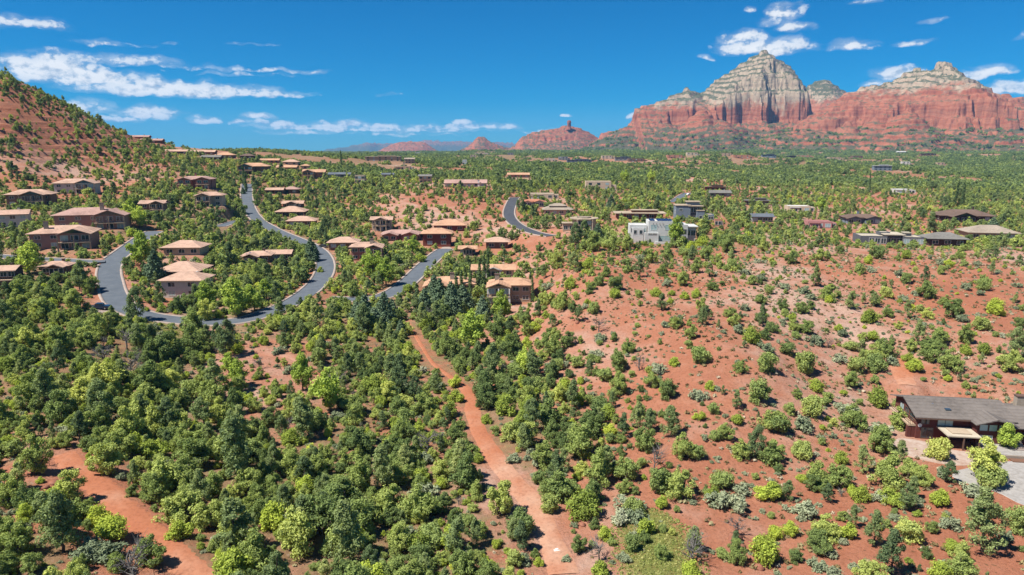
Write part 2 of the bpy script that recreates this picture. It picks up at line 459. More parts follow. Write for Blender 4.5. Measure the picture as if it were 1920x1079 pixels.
PATHS = {
 'trail': (1.75, [(768,605),(780,632),(796,658),(812,684),(845,707),(872,728),(884,750),(886,775),(893,800),(910,830),(932,862),(962,898),(994,936),(1018,972),(1034,1008),(1046,1045),(1058,1085)]),
 'track': (1.75, [(118,848),(132,868),(158,892),(185,912),(212,938),(240,968),(280,995),(310,1025),(345,1060),(375,1095)]),
 'footpath': (1.1, [(415,672),(445,667),(480,663),(515,664),(545,668),(565,680)]),
 'slope_path': (2.0, [(1688,672),(1690,692),(1697,712),(1706,728)]),
}
LINES = {}
for k, (hw, px) in list(ROADS.items()) + list(PATHS.items()):
    if k == 'west' or k == 'spur' : pass
    LINES[k] = smooth_line(surveyed(px))
LINES['west'][-1] = LINES['loop'][np.argmin(np.hypot(*(LINES['loop'] - LINES['west'][-1]).T))]
def line_z(p):
    z = bilin(ZB, p[:, 0], p[:, 1])
    k = min(31, (len(z) // 2) * 2 - 1)
    if k > 2:
        zp = np.pad(z, k // 2, mode='edge'); z = np.convolve(zp, np.ones(k) / k, 'valid')
    return z
LZ = {k: line_z(p) for k, p in LINES.items()}
# house pads are collected here before the ground is made: (x, y, radius, z)
PADS = []
# ------------------------------------------------------------------ houses: where they stand and what they look like
# (style, u, v of the base in the photograph, distance in metres or None, width in photograph pixels, roof, wall, label, options)
HOUSES = [
 # the stepped group inside the road loop
 ('hip', 342, 558, 222, 84, 'tan', 'white', 'white-walled hip-roofed house lowest of three stepped roofs inside the road loop', dict(st=2, win=2, rot=-8)),
 ('hip', 336, 520, 241, 86, 'tan', 'umber', 'house with open pillared veranda, middle of three stepped tan roofs inside the road loop', dict(st=1, ver=1, rot=-6)),
 ('hip', 341, 476, 264, 74, 'tan', 'cream', 'hip-roofed house at the top of three stepped tan roofs inside the road loop', dict(st=1, win=3, rot=-6)),
 # left hillside
 ('gablefront', 122, 470, 262, 112, 'tan', 'pink', 'large pink stucco house with broad gable and pillared balconies by the side road', dict(st=2, gx=.18, ch=-.3, rot=8)),
 ('gablefront', 172, 431, 292, 112, 'pinkt', 'pink', 'long pink house with plum-brown roof directly uphill of the pillared pink house', dict(st=2, gx=.3, ch=.12, rot=6)),
 ('long', 16, 424, 300, 70, 'tan', 'white', 'white gabled house with tan roof cut by the left picture edge', dict(st=2, rot=14)),
 ('gablefront', 55, 387, 350, 78, 'tan', 'umber', 'tan-roofed hillside house with deck, nearest the left picture edge below the red hill', dict(st=2, gx=.1, rot=6)),
 ('gablefront', 143, 364, 390, 70, 'tan', 'white', 'white house with dark glazed gable high on the red hill flank', dict(st=2, gx=.25, rot=4)),
 ('gablefront', 288, 403, 342, 46, 'tan', 'umber', 'small tan-roofed house with balcony tucked behind two bright green pines', dict(st=2, gx=.2)),
 ('twin', 364, 353, 420, 64, 'pinkt', 'rose', 'rose-coloured twin-gabled house on the hillside above the straight road', dict(st=2)),
 ('gablefront', 389, 388, 382, 52, 'tan', 'cream', 'cream two-storey house with tan roof left of the tall roadside cypresses', dict(st=2, gx=-.1)),
 ('long', 6, 560, 214, 60, 'tan', 'dark', 'dark house with terrace at the left picture edge beside the thicket', dict(st=2, deck=1)),
 ('gablefront', 104, 528, 228, 54, 'tan', 'brown', 'low brown house with arched gable window behind the big bright pine', dict(st=1, gx=.1)),
 # ridge line on the left
 ('long', 259, 258, 720, 37, 'pinkt', 'rose', 'topmost rose house on the skyline of the red hill', dict(st=1)),
 ('long', 283, 268, 690, 40, 'pinkt', 'brown', 'low-roofed house on the skyline just below the topmost rose house', dict(st=1)),
 ('long', 329, 285, 640, 43, 'tan', 'dark', 'tan-roofed skyline house with dark veranda below the red hill', dict(st=1, deck=1)),
 ('long', 378, 280, 680, 46, 'tan', 'brown', 'long tan-roofed house on the skyline between two veranda houses', dict(st=1)),
 ('long', 395, 296, 600, 36, 'grey', 'dark', 'grey-roofed house with black veranda on the ridge', dict(st=1, deck=1)),
 ('hip', 420, 289, 640, 34, 'orange', 'brown', 'orange-roofed brown house on the ridge behind the grey-roofed one', dict(st=1, win=3)),
 ('hip', 462, 290, 660, 26, 'brown', 'dark', 'small dark brown house on the skyline above the pillared ridge house', dict(st=1, win=2)),
 ('gablefront', 470, 322, 520, 55, 'orange', 'umber', 'ridge house on tall pale pillars at the top of the straight road', dict(st=2, gx=-.15)),
 ('long', 505, 301, 640, 36, 'orange', 'salmon', 'low orange-roofed house on the ridge right of the pillared house', dict(st=1)),
 ('hip', 544, 303, 660, 30, 'tan', 'cream', 'tan hip-roofed house far back on the ridge end', dict(st=1, win=2)),
 ('long', 537, 316, 590, 38, 'orange', 'salmon', 'long low orange roof in the trees behind the salmon balcony house', dict(st=1)),
 ('hip', 572, 311, 640, 16, 'orange', 'cream', 'small orange-roofed cottage at the ridge end', dict(st=1, win=1)),
 ('gablefront', 585, 329, 560, 42, 'orange', 'salmon', 'salmon house with pillared balcony at the foot of the ridge', dict(st=2, gx=-.15)),
 ('long', 636, 325, 600, 42, 'slate', 'bluegrey', 'blue-grey house with slate roof among dark trees', dict(st=1)),
 ('flat', 676, 333, 560, 22, 'cream', 'cream', 'small cream cube house with big dark window openings', dict(st=2)),
 ('hip', 544, 349, 490, 30, 'pinkt', 'brown', 'brown hip-roofed house half hidden above the straight road', dict(st=1, win=2)),
 ('long', 514, 352, 480, 34, 'tan', 'brown', 'low tan roof beside the straight road near its crest', dict(st=1)),
 ('gablefront', 547, 378, 455, 40, 'tan', 'brown', 'tan-gabled house just uphill of the flat tan roof by the road', dict(st=1, gx=0)),
 ('hip', 544, 392, 430, 56, 'tan', 'dark', 'low wide tan roof over dark veranda right of the straight road', dict(st=1, ver=1)),
 ('hip', 564, 424, 395, 54, 'tan', 'brown', 'tan-roofed bungalow with white chimney above the road bend', dict(st=1, win=3, ch=.1)),
 # middle hollow
 ('gablefront', 478, 500, 272, 56, 'tan', 'umber', 'tan-roofed house carrying a dark solar array inside the road curve', dict(st=1, gx=-.1, solar=1)),
 ('long', 522, 492, 284, 52, 'tan', 'brown', 'long low tan-roofed house adjoining the one with the solar array', dict(st=1, deck=1)),
 ('hip', 643, 466, 311, 58, 'tan', 'umber', 'tan hip-roofed house right of the road bend among garden shrubs', dict(st=1, win=3)),
 ('gablefront', 690, 492, 286, 62, 'tan', 'rose', 'rose-brown house with two dark chimneys and balcony in the hollow', dict(st=2, gx=.2, ch=.1)),
 ('gablefront', 715, 434, 357, 42, 'tan', 'cream', 'tall cream house on stilts below the bare red bank', dict(st=2, gx=0)),
 ('twin', 750, 453, 336, 76, 'pinkt', 'rose', 'wide pink-roofed house with several gables in front of the stilted cream house', dict(st=1, win=5)),
 ('hip', 819, 463, 321, 58, 'orange', 'redbrown', 'red-brown two-storey house with garage at the head of the court', dict(st=2, win=2)),
 ('hip', 843, 437, 352, 64, 'orange', 'redbrown', 'orange-roofed red-brown house directly behind the court garage house', dict(st=1, win=3)),
 ('gablefront', 877, 488, 300, 36, 'orange', 'umber', 'small orange-roofed house between the court and the cypress row', dict(st=1, gx=0)),
 ('hip', 932, 478, 308, 48, 'tan', 'brown', 'tan hip roof sunk in trees below the red bank', dict(st=1, win=2)),
 ('longgable', 925, 515, 268, 86, 'orange', 'cream', 'long orange-roofed house with white-trimmed central gable behind the cypresses', dict(st=1)),
 ('gablefront', 838, 549, 238, 92, 'orange', 'cream', 'orange-roofed house with tall glazed gable behind blue spruces', dict(st=1, gx=-.22, ch=.1)),
 ('gablefront', 952, 570, 221, 86, 'orange', 'sand', 'orange-tiled house with white balcony columns and square chimney at the red slope foot', dict(st=2, gx=-.2, ch=-.24, cols=1)),
 # middle distance, bank and plateau
 ('long', 873, 349, 520, 80, 'pinkt', 'white', 'long white house with tile roofs crowning the bare red bank', dict(st=1, ch=.3, win=6)),
 ('long', 797, 338, 560, 26, 'grey', 'sand', 'sand-coloured gabled house in trees beside the red bank top', dict(st=2)),
 ('longflat', 718, 305, 900, 66, 'cream', 'sand', 'very long tan two-storey block far out in the woods', dict(st=2)),
 ('flat', 757, 319, 760, 36, 'sand', 'sand', 'low flat house with tower chimney in front of the long tan block', dict(st=1, ch=.1)),
 ('long', 727, 333, 620, 24, 'slate', 'grey', 'small slate-roofed house in deep trees of the middle distance', dict(st=1)),
 ('long', 972, 334, 680, 42, 'orange', 'salmon', 'bright orange low roofs alone in the green woods', dict(st=1)),
 ('twin', 1000, 391, 420, 44, 'redroof', 'white', 'white house with two red tile roofs beside the dark curving road', dict(st=1)),
 ('hip', 1046, 403, 395, 56, 'greytan', 'cream', 'cream house with stepped grey-tan hip roof above the dark curving road', dict(st=1, win=4, top=1)),
 ('flat', 1021, 371, 460, 54, 'sand', 'cream', 'pale cream flat-roofed house behind the red-tiled one', dict(st=1)),
 ('flat', 1127, 356, 520, 58, 'sand', 'cream', 'cream adobe house on a terrace above the plateau trees', dict(st=2)),
 ('octagon', 1096, 434, 318, 66, 'sand', 'sand', 'sand-coloured many-sided house with broad flat roof on a retaining wall', dict(st=2)),
 ('longflat', 1200, 414, 350, 96, 'sand', 'rust', 'long rust-brown house with thin oversailing cream roof behind the white solar house', dict(st=1, over=1.6)),
 ('modern', 1300, 414, 348, 74, 'sand', 'bluegrey', 'blue-grey two-storey modern house with stacked cubes', dict(st=2)),
 ('solar', 1240, 460, 287, 132, 'white', 'stucco', 'white stucco house with blue solar panels on its roofs at the ridge top', dict(st=2)),
 ('longflat', 1342, 357, 560, 40, 'brown', 'redbrown', 'long dark red-brown flat house in the plateau woods', dict(st=1, over=1.0)),
 ('long', 1350, 372, 500, 42, 'grey', 'grey', 'grey-gabled house hidden among plateau trees', dict(st=1)),
 ('longflat', 1420, 384, 440, 46, 'grey', 'brown', 'low dark flat-roofed house behind pale green trees', dict(st=1, over=1.0)),
 ('flat', 1503, 393, 410, 50, 'white', 'cream', 'cream flat-roofed house with white garage beside a bare patch', dict(st=1)),
 ('long', 1429, 424, 350, 42, 'slate', 'grey', 'grey metal-roofed house deep in green between ridge trees', dict(st=1)),
 ('flat', 1347, 431, 330, 15, 'salmon', 'salmon', 'tiny salmon-pink outbuilding beside the ridge trees', dict(st=1)),
 ('pink', 1541, 430, 335, 54, 'rosy', 'rosy', 'rose-pink flat-roofed house among ridge-top shrubs', dict(st=1)),
 ('twin', 1620, 420, 360, 68, 'brown', 'bluegrey', 'blue-grey house with brown twin gables below the bare knoll', dict(st=1, win=5)),
 ('modernlow', 1671, 461, 288, 112, 'cream', 'charcoal', 'charcoal single-storey modern house with pale flat roofs along the slope crest', dict(st=1)),
 ('gablefront', 1815, 417, 368, 96, 'brown', 'dark', 'wide brown house with glazed gable below two tall cypresses', dict(st=1, gx=-.1)),
 ('hip', 1776, 462, 281, 70, 'grey', 'dark', 'grey-green hip-roofed house between the charcoal house and the tan one', dict(st=1, win=3)),
 ('hip', 1862, 450, 304, 86, 'greytan', 'sand', 'tan house with pale hip roof at the right end of the crest', dict(st=1, win=4)),
 ('flat', 1697, 362, 560, 38, 'white', 'white', 'white flat-roofed house on the knoll behind the slope', dict(st=1)),
 # far scatter on the plain
 ('flat', 1033, 303, None, 26, 'sand', 'cream', 'far cream house, first of a line on the red rise', dict(st=1)),
 ('longflat', 1086, 306, None, 46, 'slate', 'bluegrey', 'far long house with blue-grey roof on the red rise', dict(st=1)),
 ('flat', 1058, 300, None, 22, 'grey', 'grey', 'far grey house just behind the long blue-grey roof', dict(st=1)),
 ('flat', 1140, 298, None, 24, 'sand', 'cream', 'far pale house midway along the rise', dict(st=1)),
 ('longflat', 1168, 301, None, 30, 'slate', 'grey', 'far dark-windowed house next to the brown twin-level one', dict(st=1)),
 ('flat', 1196, 304, None, 36, 'grey', 'brown', 'far brown twin-level house on the rise', dict(st=2)),
 ('flat', 1268, 297, None, 34, 'salmon', 'salmon', 'far salmon-pink house on the rise below the great butte', dict(st=1)),
 ('flat', 1300, 292, None, 24, 'white', 'cream', 'far white house behind the salmon-pink one', dict(st=1)),
 ('flat', 1394, 297, None, 38, 'sand', 'salmon', 'far wide adobe house below the valley mouth', dict(st=1)),
 ('flat', 1362, 293, None, 26, 'salmon', 'sand', 'far sand house beside the wide adobe one', dict(st=1)),
 ('longflat', 1442, 296, None, 26, 'slate', 'bluegrey', 'far blue-grey house right of the wide adobe one', dict(st=1)),
 ('longflat', 1481, 297, None, 24, 'brown', 'dark', 'far dark brown flat house under the valley', dict(st=1)),
 ('flat', 1512, 296, None, 28, 'salmon', 'salmon', 'far low pinkish house beside the dark brown one', dict(st=1)),
 ('flat', 1568, 300, None, 26, 'sand', 'sand', 'far sand house with two levels left of the red ledges', dict(st=2)),
 ('flat', 1610, 297, None, 22, 'grey', 'brown', 'far brown house below the red ledges', dict(st=1)),
 ('longflat', 1655, 320, None, 32, 'white', 'bluegrey', 'lone pale blue-roofed house in the wide green woods', dict(st=1)),
 ('longflat', 1741, 293, None, 26, 'brown', 'brown', 'far brown house under the red ledges in shade', dict(st=1)),
 ('flat', 1578, 284, None, 20, 'white', 'cream', 'far whitish house tight under the red ledges', dict(st=1)),
 ('flat', 1539, 280, None, 10, 'white', 'white', 'tiny far white house in the valley mouth', dict(st=1)),
 ('flat', 1630, 285, None, 18, 'sand', 'cream', 'far pale house at the ledge foot', dict(st=1)),
 ('flat', 1700, 309, None, 16, 'sand', 'white', 'small far white house deep in the right-hand woods', dict(st=1)),
 ('flat', 1765, 311, None, 16, 'sand', 'sand', 'small far sand house deep in the blue-green woods', dict(st=1)),
 ('long', 1690, 288, None, 16, 'white', 'white', 'far white cottage before the shaded cliff foot', dict(st=1)),
 ('flat', 785, 289, None, 14, 'white', 'white', 'far white block on the plain below the flat mesa', dict(st=2)),
 ('flat', 905, 291, None, 40, 'sand', 'cream', 'far long cream building below the small butte', dict(st=1)),
 ('flat', 888, 296, None, 12, 'white', 'cream', 'far cream tower block before the long cream building', dict(st=2)),
 ('flat', 872, 309, None, 10, 'white', 'white', 'tiny far white house in woods of the middle distance', dict(st=1)),
 ('long', 768, 307, None, 20, 'greytan', 'sand', 'far grey-tan gable right of the very long block', dict(st=1)),
 ('flat', 958, 291, None, 12, 'white', 'grey', 'tiny far pale house left of the chimney rock', dict(st=1)),
 ('longflat', 1270, 277, None, 28, 'white', 'white', 'far long white building tight below the great butte', dict(st=1)),
 ('flat', 1330, 277, None, 14, 'salmon', 'salmon', 'tiny far pink house below the great butte', dict(st=1)),
 ('longflat', 1210, 281, None, 18, 'slate', 'grey', 'far grey flat house below the butte cliff', dict(st=1)),
]
HPOS = []
for h in HOUSES:
    st, u, v, d, wpx, rf, wl, lab, op = h
    if d is None:
        g = ground_at([u], [v])[0]
        x, y = float(g[0]), float(g[1])
        y0 = y
    else:
        x, y, zz = pt_d(u, v, d)
    z = float(bilin(ZB, x, y))
    w = wpx * y / (CP * F) * 0.985
    if d is None:
        w = min(w, 55.0)
    HPOS.append((x, y, z, w))
    PADS.append((x, y + w * 0.30, w * 0.62, z))
BROWN = pt_d(1716, 822, 118)                                # left front corner of the brown house by the gravel court
BZ = BROWN[2]
PADS.append((BROWN[0] + 13, BROWN[1] + 3, 17.0, BZ))
PADS.append((BROWN[0] + 17, BROWN[1] - 10, 13.0, BZ))
PADS.append((BROWN[0] + 3, BROWN[1] - 19, 12.0, BZ))
PADS.append((BROWN[0] + 14, BROWN[1] - 19, 12.0, BZ))
# ------------------------------------------------------------------ final ground surface: road beds and house pads cut into the relief
ZF = ZB.copy()
def blend_line(ZF, p, z, hw, soft):
    x0, x1 = p[:, 0].min() - hw - soft - 2, p[:, 0].max() + hw + soft + 2
    y0, y1 = p[:, 1].min() - hw - soft - 2, p[:, 1].max() + hw + soft + 2
    i0, i1 = np.searchsorted(GX, [x0, x1]); j0, j1 = np.searchsorted(GY, [y0, y1])
    sx = MX[j0:j1, i0:i1]; sy = MY[j0:j1, i0:i1]
    if sx.size == 0: return
    fx, fy = sx.ravel(), sy.ravel()
    dmin = np.full(len(fx), 1e9); zi = np.zeros(len(fx))
    for c in range(0, len(fx), 6000):
        dd = (fx[c:c + 6000, None] - p[None, ::2, 0]) ** 2 + (fy[c:c + 6000, None] - p[None, ::2, 1]) ** 2
        k = dd.argmin(1)
        dmin[c:c + 6000] = np.sqrt(dd[np.arange(len(k)), k]); zi[c:c + 6000] = z[::2][k]
    w = (1 - sstep(dmin, hw, hw + soft)).reshape(sx.shape)
    sub = ZF[j0:j1, i0:i1]
    ZF[j0:j1, i0:i1] = sub * (1 - w) + zi.reshape(sx.shape) * w
for (px, py, r, z) in PADS:
    i0, i1 = np.searchsorted(GX, [px - 2.2 * r, px + 2.2 * r]); j0, j1 = np.searchsorted(GY, [py - 2.2 * r, py + 2.2 * r])
    dd = np.hypot(MX[j0:j1, i0:i1] - px, MY[j0:j1, i0:i1] - py)
    w = 1 - sstep(dd, r * 0.85, r * 1.5)
    ZF[j0:j1, i0:i1] = ZF[j0:j1, i0:i1] * (1 - w) + z * w
for k in ('slope_path', 'footpath', 'track', 'trail'):
    blend_line(ZF, LINES[k], LZ[k] - 0.05, PATHS[k][0], 3.0)
for k in ('west', 'spur', 'court', 'ridge', 'lane', 'loop'):
    blend_line(ZF, LINES[k], LZ[k] - 0.12, ROADS[k][0] + 2.6, 5.0)
def zf(x, y):
    return bilin(ZF, x, y)
# ------------------------------------------------------------------ how densely things grow, surveyed on a coarse grid (columns every 80, rows every 40 of the frame)
COVER = """
300 5 4 5 5 6 7 8 8 8 8 8 8 8 8 8 8 8 8 8 8 8 8 8 8
340 6 4 5 6 6 8 8 8 8 5 4 6 7 6 6 5 5 4 4 5 6 6 7 7
380 7 7 7 7 8 8 8 8 6 3 3 4 6 6 6 7 7 6 6 5 3 4 6 6
420 7 6 7 8 8 8 8 8 7 6 6 5 6 6 6 6 7 6 6 6 5 5 6 7
460 7 7 7 7 7 8 8 8 7 7 7 5 3 6 6 7 8 7 6 5 5 6 7 7
500 8 8 5 6 6 8 8 6 8 8 8 8 4 3 3 4 3 4 5 3 2 2 2 2
540 8 7 4 5 7 8 8 6 8 7 8 7 4 2 2 3 3 4 5 3 3 3 2 2
580 8 7 5 5 7 8 8 8 8 8 8 7 4 2 2 2 3 4 6 5 3 4 3 2
620 9 8 6 7 8 8 8 8 9 8 7 6 4 3 2 3 3 3 5 6 5 6 4 3
660 8 8 8 9 8 5 5 7 8 7 9 7 5 4 2 2 3 4 4 4 6 6 4 4
700 8 8 8 9 8 4 5 6 8 8 8 8 6 4 4 3 3 4 4 5 5 3 7 6
740 8 8 9 9 8 5 6 7 8 8 7 8 8 6 5 4 3 4 4 4 5 3 4 5
780 8 8 9 9 8 7 7 7 8 8 6 8 8 7 6 4 3 4 4 5 3 1 1 1
820 7 8 9 9 9 9 8 8 8 8 6 7 8 8 5 3 3 4 4 5 5 2 1 1
860 6 4 8 9 9 9 9 9 9 9 6 6 8 7 5 3 3 3 4 5 5 2 4 2
900 6 4 5 9 9 9 9 9 9 9 8 4 7 6 4 3 3 4 4 4 4 3 4 3
940 8 5 4 7 9 9 9 9 9 7 7 5 5 4 4 2 3 3 3 4 4 3 4 3
980 8 7 3 6 8 9 9 9 8 7 6 7 4 4 3 2 2 3 4 4 4 4 3 3
1020 8 8 4 5 8 9 9 9 9 9 8 7 5 3 2 1 2 2 4 5 3 4 3 3
1060 8 7 5 3 8 9 9 9 9 9 9 8 6 4 3 1 2 1 4 4 3 4 3 3
"""
_rows = [list(map(float, l.split())) for l in COVER.strip().splitlines()]
CV = np.array([r[1:] for r in _rows]) / 9.0
def cover(x, y, z):
    u, v = frame_of(x, y, z)
    cu = np.clip((u - 40) / 80, 0, 23 - 1e-6); cvv = np.clip((v - 300) / 40, 0, 19 - 1e-6)
    i = cu.astype(int); j = cvv.astype(int); fx = cu - i; fy = cvv - j
    c = (CV[j, i] * (1 - fx) + CV[j, i + 1] * fx) * (1 - fy) + (CV[j + 1, i] * (1 - fx) + CV[j + 1, i + 1] * fx) * fy
    # the bare flanks of the red hill on the left
    hz = sstep(-x, 130, 200) * sstep(z, 40, 55) * (1 - sstep(y, 620, 760))
    return c * (1 - hz) + hz * np.where(z > 60, 0.50, 0.58)
COVG = cover(MX.ravel(), MY.ravel(), ZF.ravel()).reshape(MX.shape)
veg = np.clip((COVG - 0.25) * 1.25 + 0.2 * fbm(MX / 14, MY / 14, 77, 4), 0, 1)
far = sstep(_dist, 700, 1600)
veg = veg * (1 - far) + np.clip(0.85 + 0.5 * fbm(MX / 220, MY / 220, 33, 3), 0, 1) * far
rock = hill_zone * np.clip(0.75 + 0.9 * fbm(MX / 30, MY / 30, 41, 3), 0, 1)
def spot(x, y, r):
    return np.clip(1 - np.hypot(MX - x, MY - y) / r, 0, 1)
grass = np.zeros_like(MX)
for (u, v, r) in [(1228,1010,7),(1235,1060,7),(1225,975,4),(215,600,14),(285,625,10),(250,612,14),(640,590,7),(745,640,6)]:
    g = ground_at([u], [v])[0]
    grass = np.maximum(grass, spot(g[0], g[1], r) * 1.6)
grass = np.clip(grass, 0, 1)
me = mesh_np('ground', np.stack([MX.ravel(), MY.ravel(), ZF.ravel()], 1), grid_faces(len(GX), len(GY)), [MATS['soil']], smooth=True)
fattr(me, 'veg', veg); fattr(me, 'rock', rock); fattr(me, 'grass', grass)
tag(add('ground', me), kind='structure')
# ------------------------------------------------------------------ roads with kerbs, earth paths
noisy('asphalt', [(0.3, (0.115, 0.135, 0.16)), (0.7, (0.165, 0.185, 0.21))], 0.35, 0.9, 0.01)
noisy('asphalt_dark', [(0.3, (0.07, 0.075, 0.09)), (0.7, (0.11, 0.115, 0.13))], 0.35, 0.9, 0.01)
noisy('concrete', [(0.3, (0.38, 0.29, 0.24)), (0.7, (0.52, 0.43, 0.37))], 0.6, 0.9, 0.02)
noisy('gravel', [(0.3, (0.33, 0.30, 0.27)), (0.55, (0.45, 0.42, 0.39)), (0.75, (0.52, 0.48, 0.44))], 1.4, 0.95, 0.03, detail=8)
noisy('grit', [(0.3, (0.42, 0.27, 0.20)), (0.55, (0.55, 0.42, 0.34)), (0.75, (0.60, 0.50, 0.43))], 0.9, 0.95, 0.03, detail=8)
def normals2(p):
    t = np.gradient(p, axis=0); t /= np.maximum(np.hypot(t[:, 0], t[:, 1])[:, None], 1e-6)
    return np.stack([-t[:, 1], t[:, 0]], 1)
def ribbon(name, p, z, offs, zoff, mat, ragged=0.0, seed=1, keep=None):
    """A strip whose cross section runs through the given side offsets and heights."""
    nrm = normals2(p); k = len(offs); V = []
    s = np.arange(len(p), dtype=float)
    cols = []
    for c, (o, dz) in enumerate(zip(offs, zoff)):
        oo = np.full(len(p), o, float)
        if ragged:
            oo = oo * (1 + ragged * fbm(s / 9, np.full_like(s, c * 5.0 if o > 0 else 90.0), seed, 3))
        q = p + nrm * oo[:, None]
        zz = z + dz
        cols.append(np.stack([q[:, 0], q[:, 1], zz], 1))
    V = np.stack(cols, 1).reshape(-1, 3)
    Fc = grid_faces(k, len(p))
    if keep is not None:
        row = np.repeat(np.arange(len(p) - 1), k - 1); Fc = Fc[(keep[:-1] & keep[1:])[row]]
    return mesh_np(name, V, Fc, [mat])
MEET = dict(loop=('west', 'spur', 'court'), west=('loop',), spur=('loop',), court=('loop',))
def clear_of(key, q, extra):
    ok = np.ones(len(q), bool)
    for o in MEET.get(key, ()):
        ok &= np.sqrt(((q[:, None] - LINES[o][None]) ** 2).sum(2).min(1)) > ROADS[o][0] + extra
    return ok
def road(key, name, mat):
    hw = ROADS[key][0]; p = LINES[key]; z = LZ[key]
    kp = None if key == 'loop' else clear_of(key, p, -1.2)
    r = tag(add(name, ribbon(name, p, z, [-hw, -hw * .5, 0, hw * .5, hw], [-.03, .02, .045, .02, -.03], mat, keep=kp)), kind='structure')
    for sgn in (-1, 1):
        a, b = (hw * sgn, (hw + .9) * sgn)
        off = [a * 1.0, a * 1.0 + .02 * sgn, b, b + .05 * sgn]; dz = [-.25, .09, .10, -.5]
        if sgn > 0: off, dz = off[::-1], dz[::-1]
        kq = clear_of(key, p + normals2(p) * (hw + .45) * sgn, .5)
        add('kerb', ribbon('kerb', p, z, off[::-1] if sgn > 0 else off, dz[::-1] if sgn > 0 else dz, MATS['concrete'], keep=kq), r)
    return r
for k, nm, mt, ez in (('loop', 'road', 'asphalt', 0), ('west', 'road', 'asphalt', -.02), ('spur', 'road', 'asphalt', -.02), ('court', 'road', 'asphalt', -.02), ('ridge', 'road', 'asphalt_dark', 0), ('lane', 'road', 'asphalt', 0)):
    if k != 'loop': LZ[k] = LZ[k] + ez
    road(k, nm, MATS[mt])
def earth(key, name, mat):
    hw = PATHS[key][0]; p = LINES[key]
    nrm = normals2(p); s = np.arange(len(p), dtype=float); cols = []
    L = hw * (1.15 + 0.55 * fbm(s / 11, s * 0 + 3.3, 7, 3)); R = hw * (1.15 + 0.55 * fbm(s / 11, s * 0 + 70.1, 8, 3))
    if key == 'trail':
        nar = .30 + .70 * sstep(s / len(s), .34, .52); L = L * nar; R = R * nar
    for f in (-1, -.6, -.2, .2, .6, 1):
        q = p + nrm * ((L if f < 0 else R) * f)[:, None]
        zz = zf(q[:, 0], q[:, 1]) + (0.10 if abs(f) < .9 else -.04)
        cols.append(np.stack([q[:, 0], q[:, 1], zz], 1))
    tag(add(name, mesh_np(name, np.stack(cols, 1).reshape(-1, 3), grid_faces(6, len(p)), [mat], smooth=True)), kind='structure')
earth('trail', 'path', MATS['trail'])
earth('track', 'path', MATS['trail'])
earth('footpath', 'path', MATS['track'])
earth('slope_path', 'path', MATS['trail'])
def patch(name, px, mat, dz=0.06, zfix=None):
    g = ground_at([p[0] for p in px], [p[1] for p in px])
    c = g.mean(0)
    rings = []
    g2 = smooth_line(np.vstack([g, g[:1]]), 1.5, 2)
    for f in (1.0, .75, .5, .25):
        rings.append(c + (g2 - c) * f)
    V = np.concatenate(rings); zz = (zf(V[:, 0], V[:, 1]) if zfix is None else np.full(len(V), zfix)) + dz
    zz[:len(g2)] -= dz + .03
    n = len(g2); Fc = []
    for r in range(3):
        for i in range(n - 1):
            Fc.append((r * n + i, r * n + i + 1, (r + 1) * n + i + 1, (r + 1) * n + i))
    Fc.append(tuple(range(3 * n, 4 * n)))
    me = mesh_np(name, np.column_stack([V, zz]), Fc, [mat])
    return tag(add(name, me), kind='structure')
def court(name, poly, mat, dz):
    g = smooth_line(np.array([(BROWN[0] + a, BROWN[1] + b) for a, b in poly + poly[:1]], float), 1.2, 3)
    c = g.mean(0); k = 1 + .05 * fbm(np.arange(len(g)) / 6.0, np.arange(len(g)) * 0.0 + 4, 5, 3)[:, None]
    g = c + (g - c) * k; n = len(g); V = np.concatenate([c + (g - c) * f for f in (1.0, .97, .5)] + [c[None]])
    zz = np.full(len(V), BZ + dz); zz[:n] = BZ - .3
    Fc = [(r * n + i, r * n + (i + 1) % n, (r + 1) * n + (i + 1) % n, (r + 1) * n + i) for r in range(2) for i in range(n)] + [(2 * n + i, 2 * n + (i + 1) % n, 3 * n) for i in range(n)]
    tag(add(name, mesh_np(name, np.column_stack([V, zz]), Fc, [mat])), kind='structure')
court('driveway', [(-1, -13), (4, -11), (10, -9.4), (20, -9.6), (30, -10), (34, -20), (22, -28), (8, -28), (2, -25.5), (0.5, -20), (-3.5, -16)], MATS['gravel'], .07)
court('forecourt', [(-3, 0.2), (1, -1), (3, -5), (8, -6.5), (10.4, -6), (10.2, -9), (6, -10.5), (0, -12), (-5, -9), (-7, -3)], MATS['grit'], .045)
patch('driveway', [(829,461),(842,458),(852,466),(838,476),(822,470)], MATS['concrete'], .05)
patch('driveway', [(1104,446),(1120,430),(1133,424),(1140,432),(1128,448),(1112,456)], MATS['concrete'], .1)
patch('driveway', [(258,545),(275,538),(292,548),(300,562),(280,566)], MATS['concrete'], .1)
patch('driveway', [(172,572),(190,566),(210,572),(226,582),(212,586),(186,582)], MATS['concrete'], .1)
# ------------------------------------------------------------------ red rock country: mountains, buttes, mesas
m, T = new_mat('layered_rock')
MATS['cliff'] = m
geo = T.n('ShaderNodeNewGeometry')
pos = geo.outputs['Position']; nz = T.n('ShaderNodeSeparateXYZ', {0: geo.outputs['Normal']}).outputs[2]
px_ = T.n('ShaderNodeSeparateXYZ', {0: pos}).outputs
lay = T.n('ShaderNodeAttribute', attribute_name='layer').outputs['Fac']       # 0 base .. 1 where the red beds end .. 2 top
scr = T.n('ShaderNodeAttribute', attribute_name='scrub').outputs['Fac']
wob = T.noise(pos, 0.008, 5, 0.65)
bedv = T.n('ShaderNodeCombineXYZ', {0: T.m('MULTIPLY', px_[0], 0.0009), 1: T.m('MULTIPLY', px_[1], 0.0009), 2: T.m('MULTIPLY_ADD', px_[2], 0.045, T.m('MULTIPLY', wob, 2.6))}).outputs[0]
bed = T.noise(bedv, 1.0, 6, 0.68)
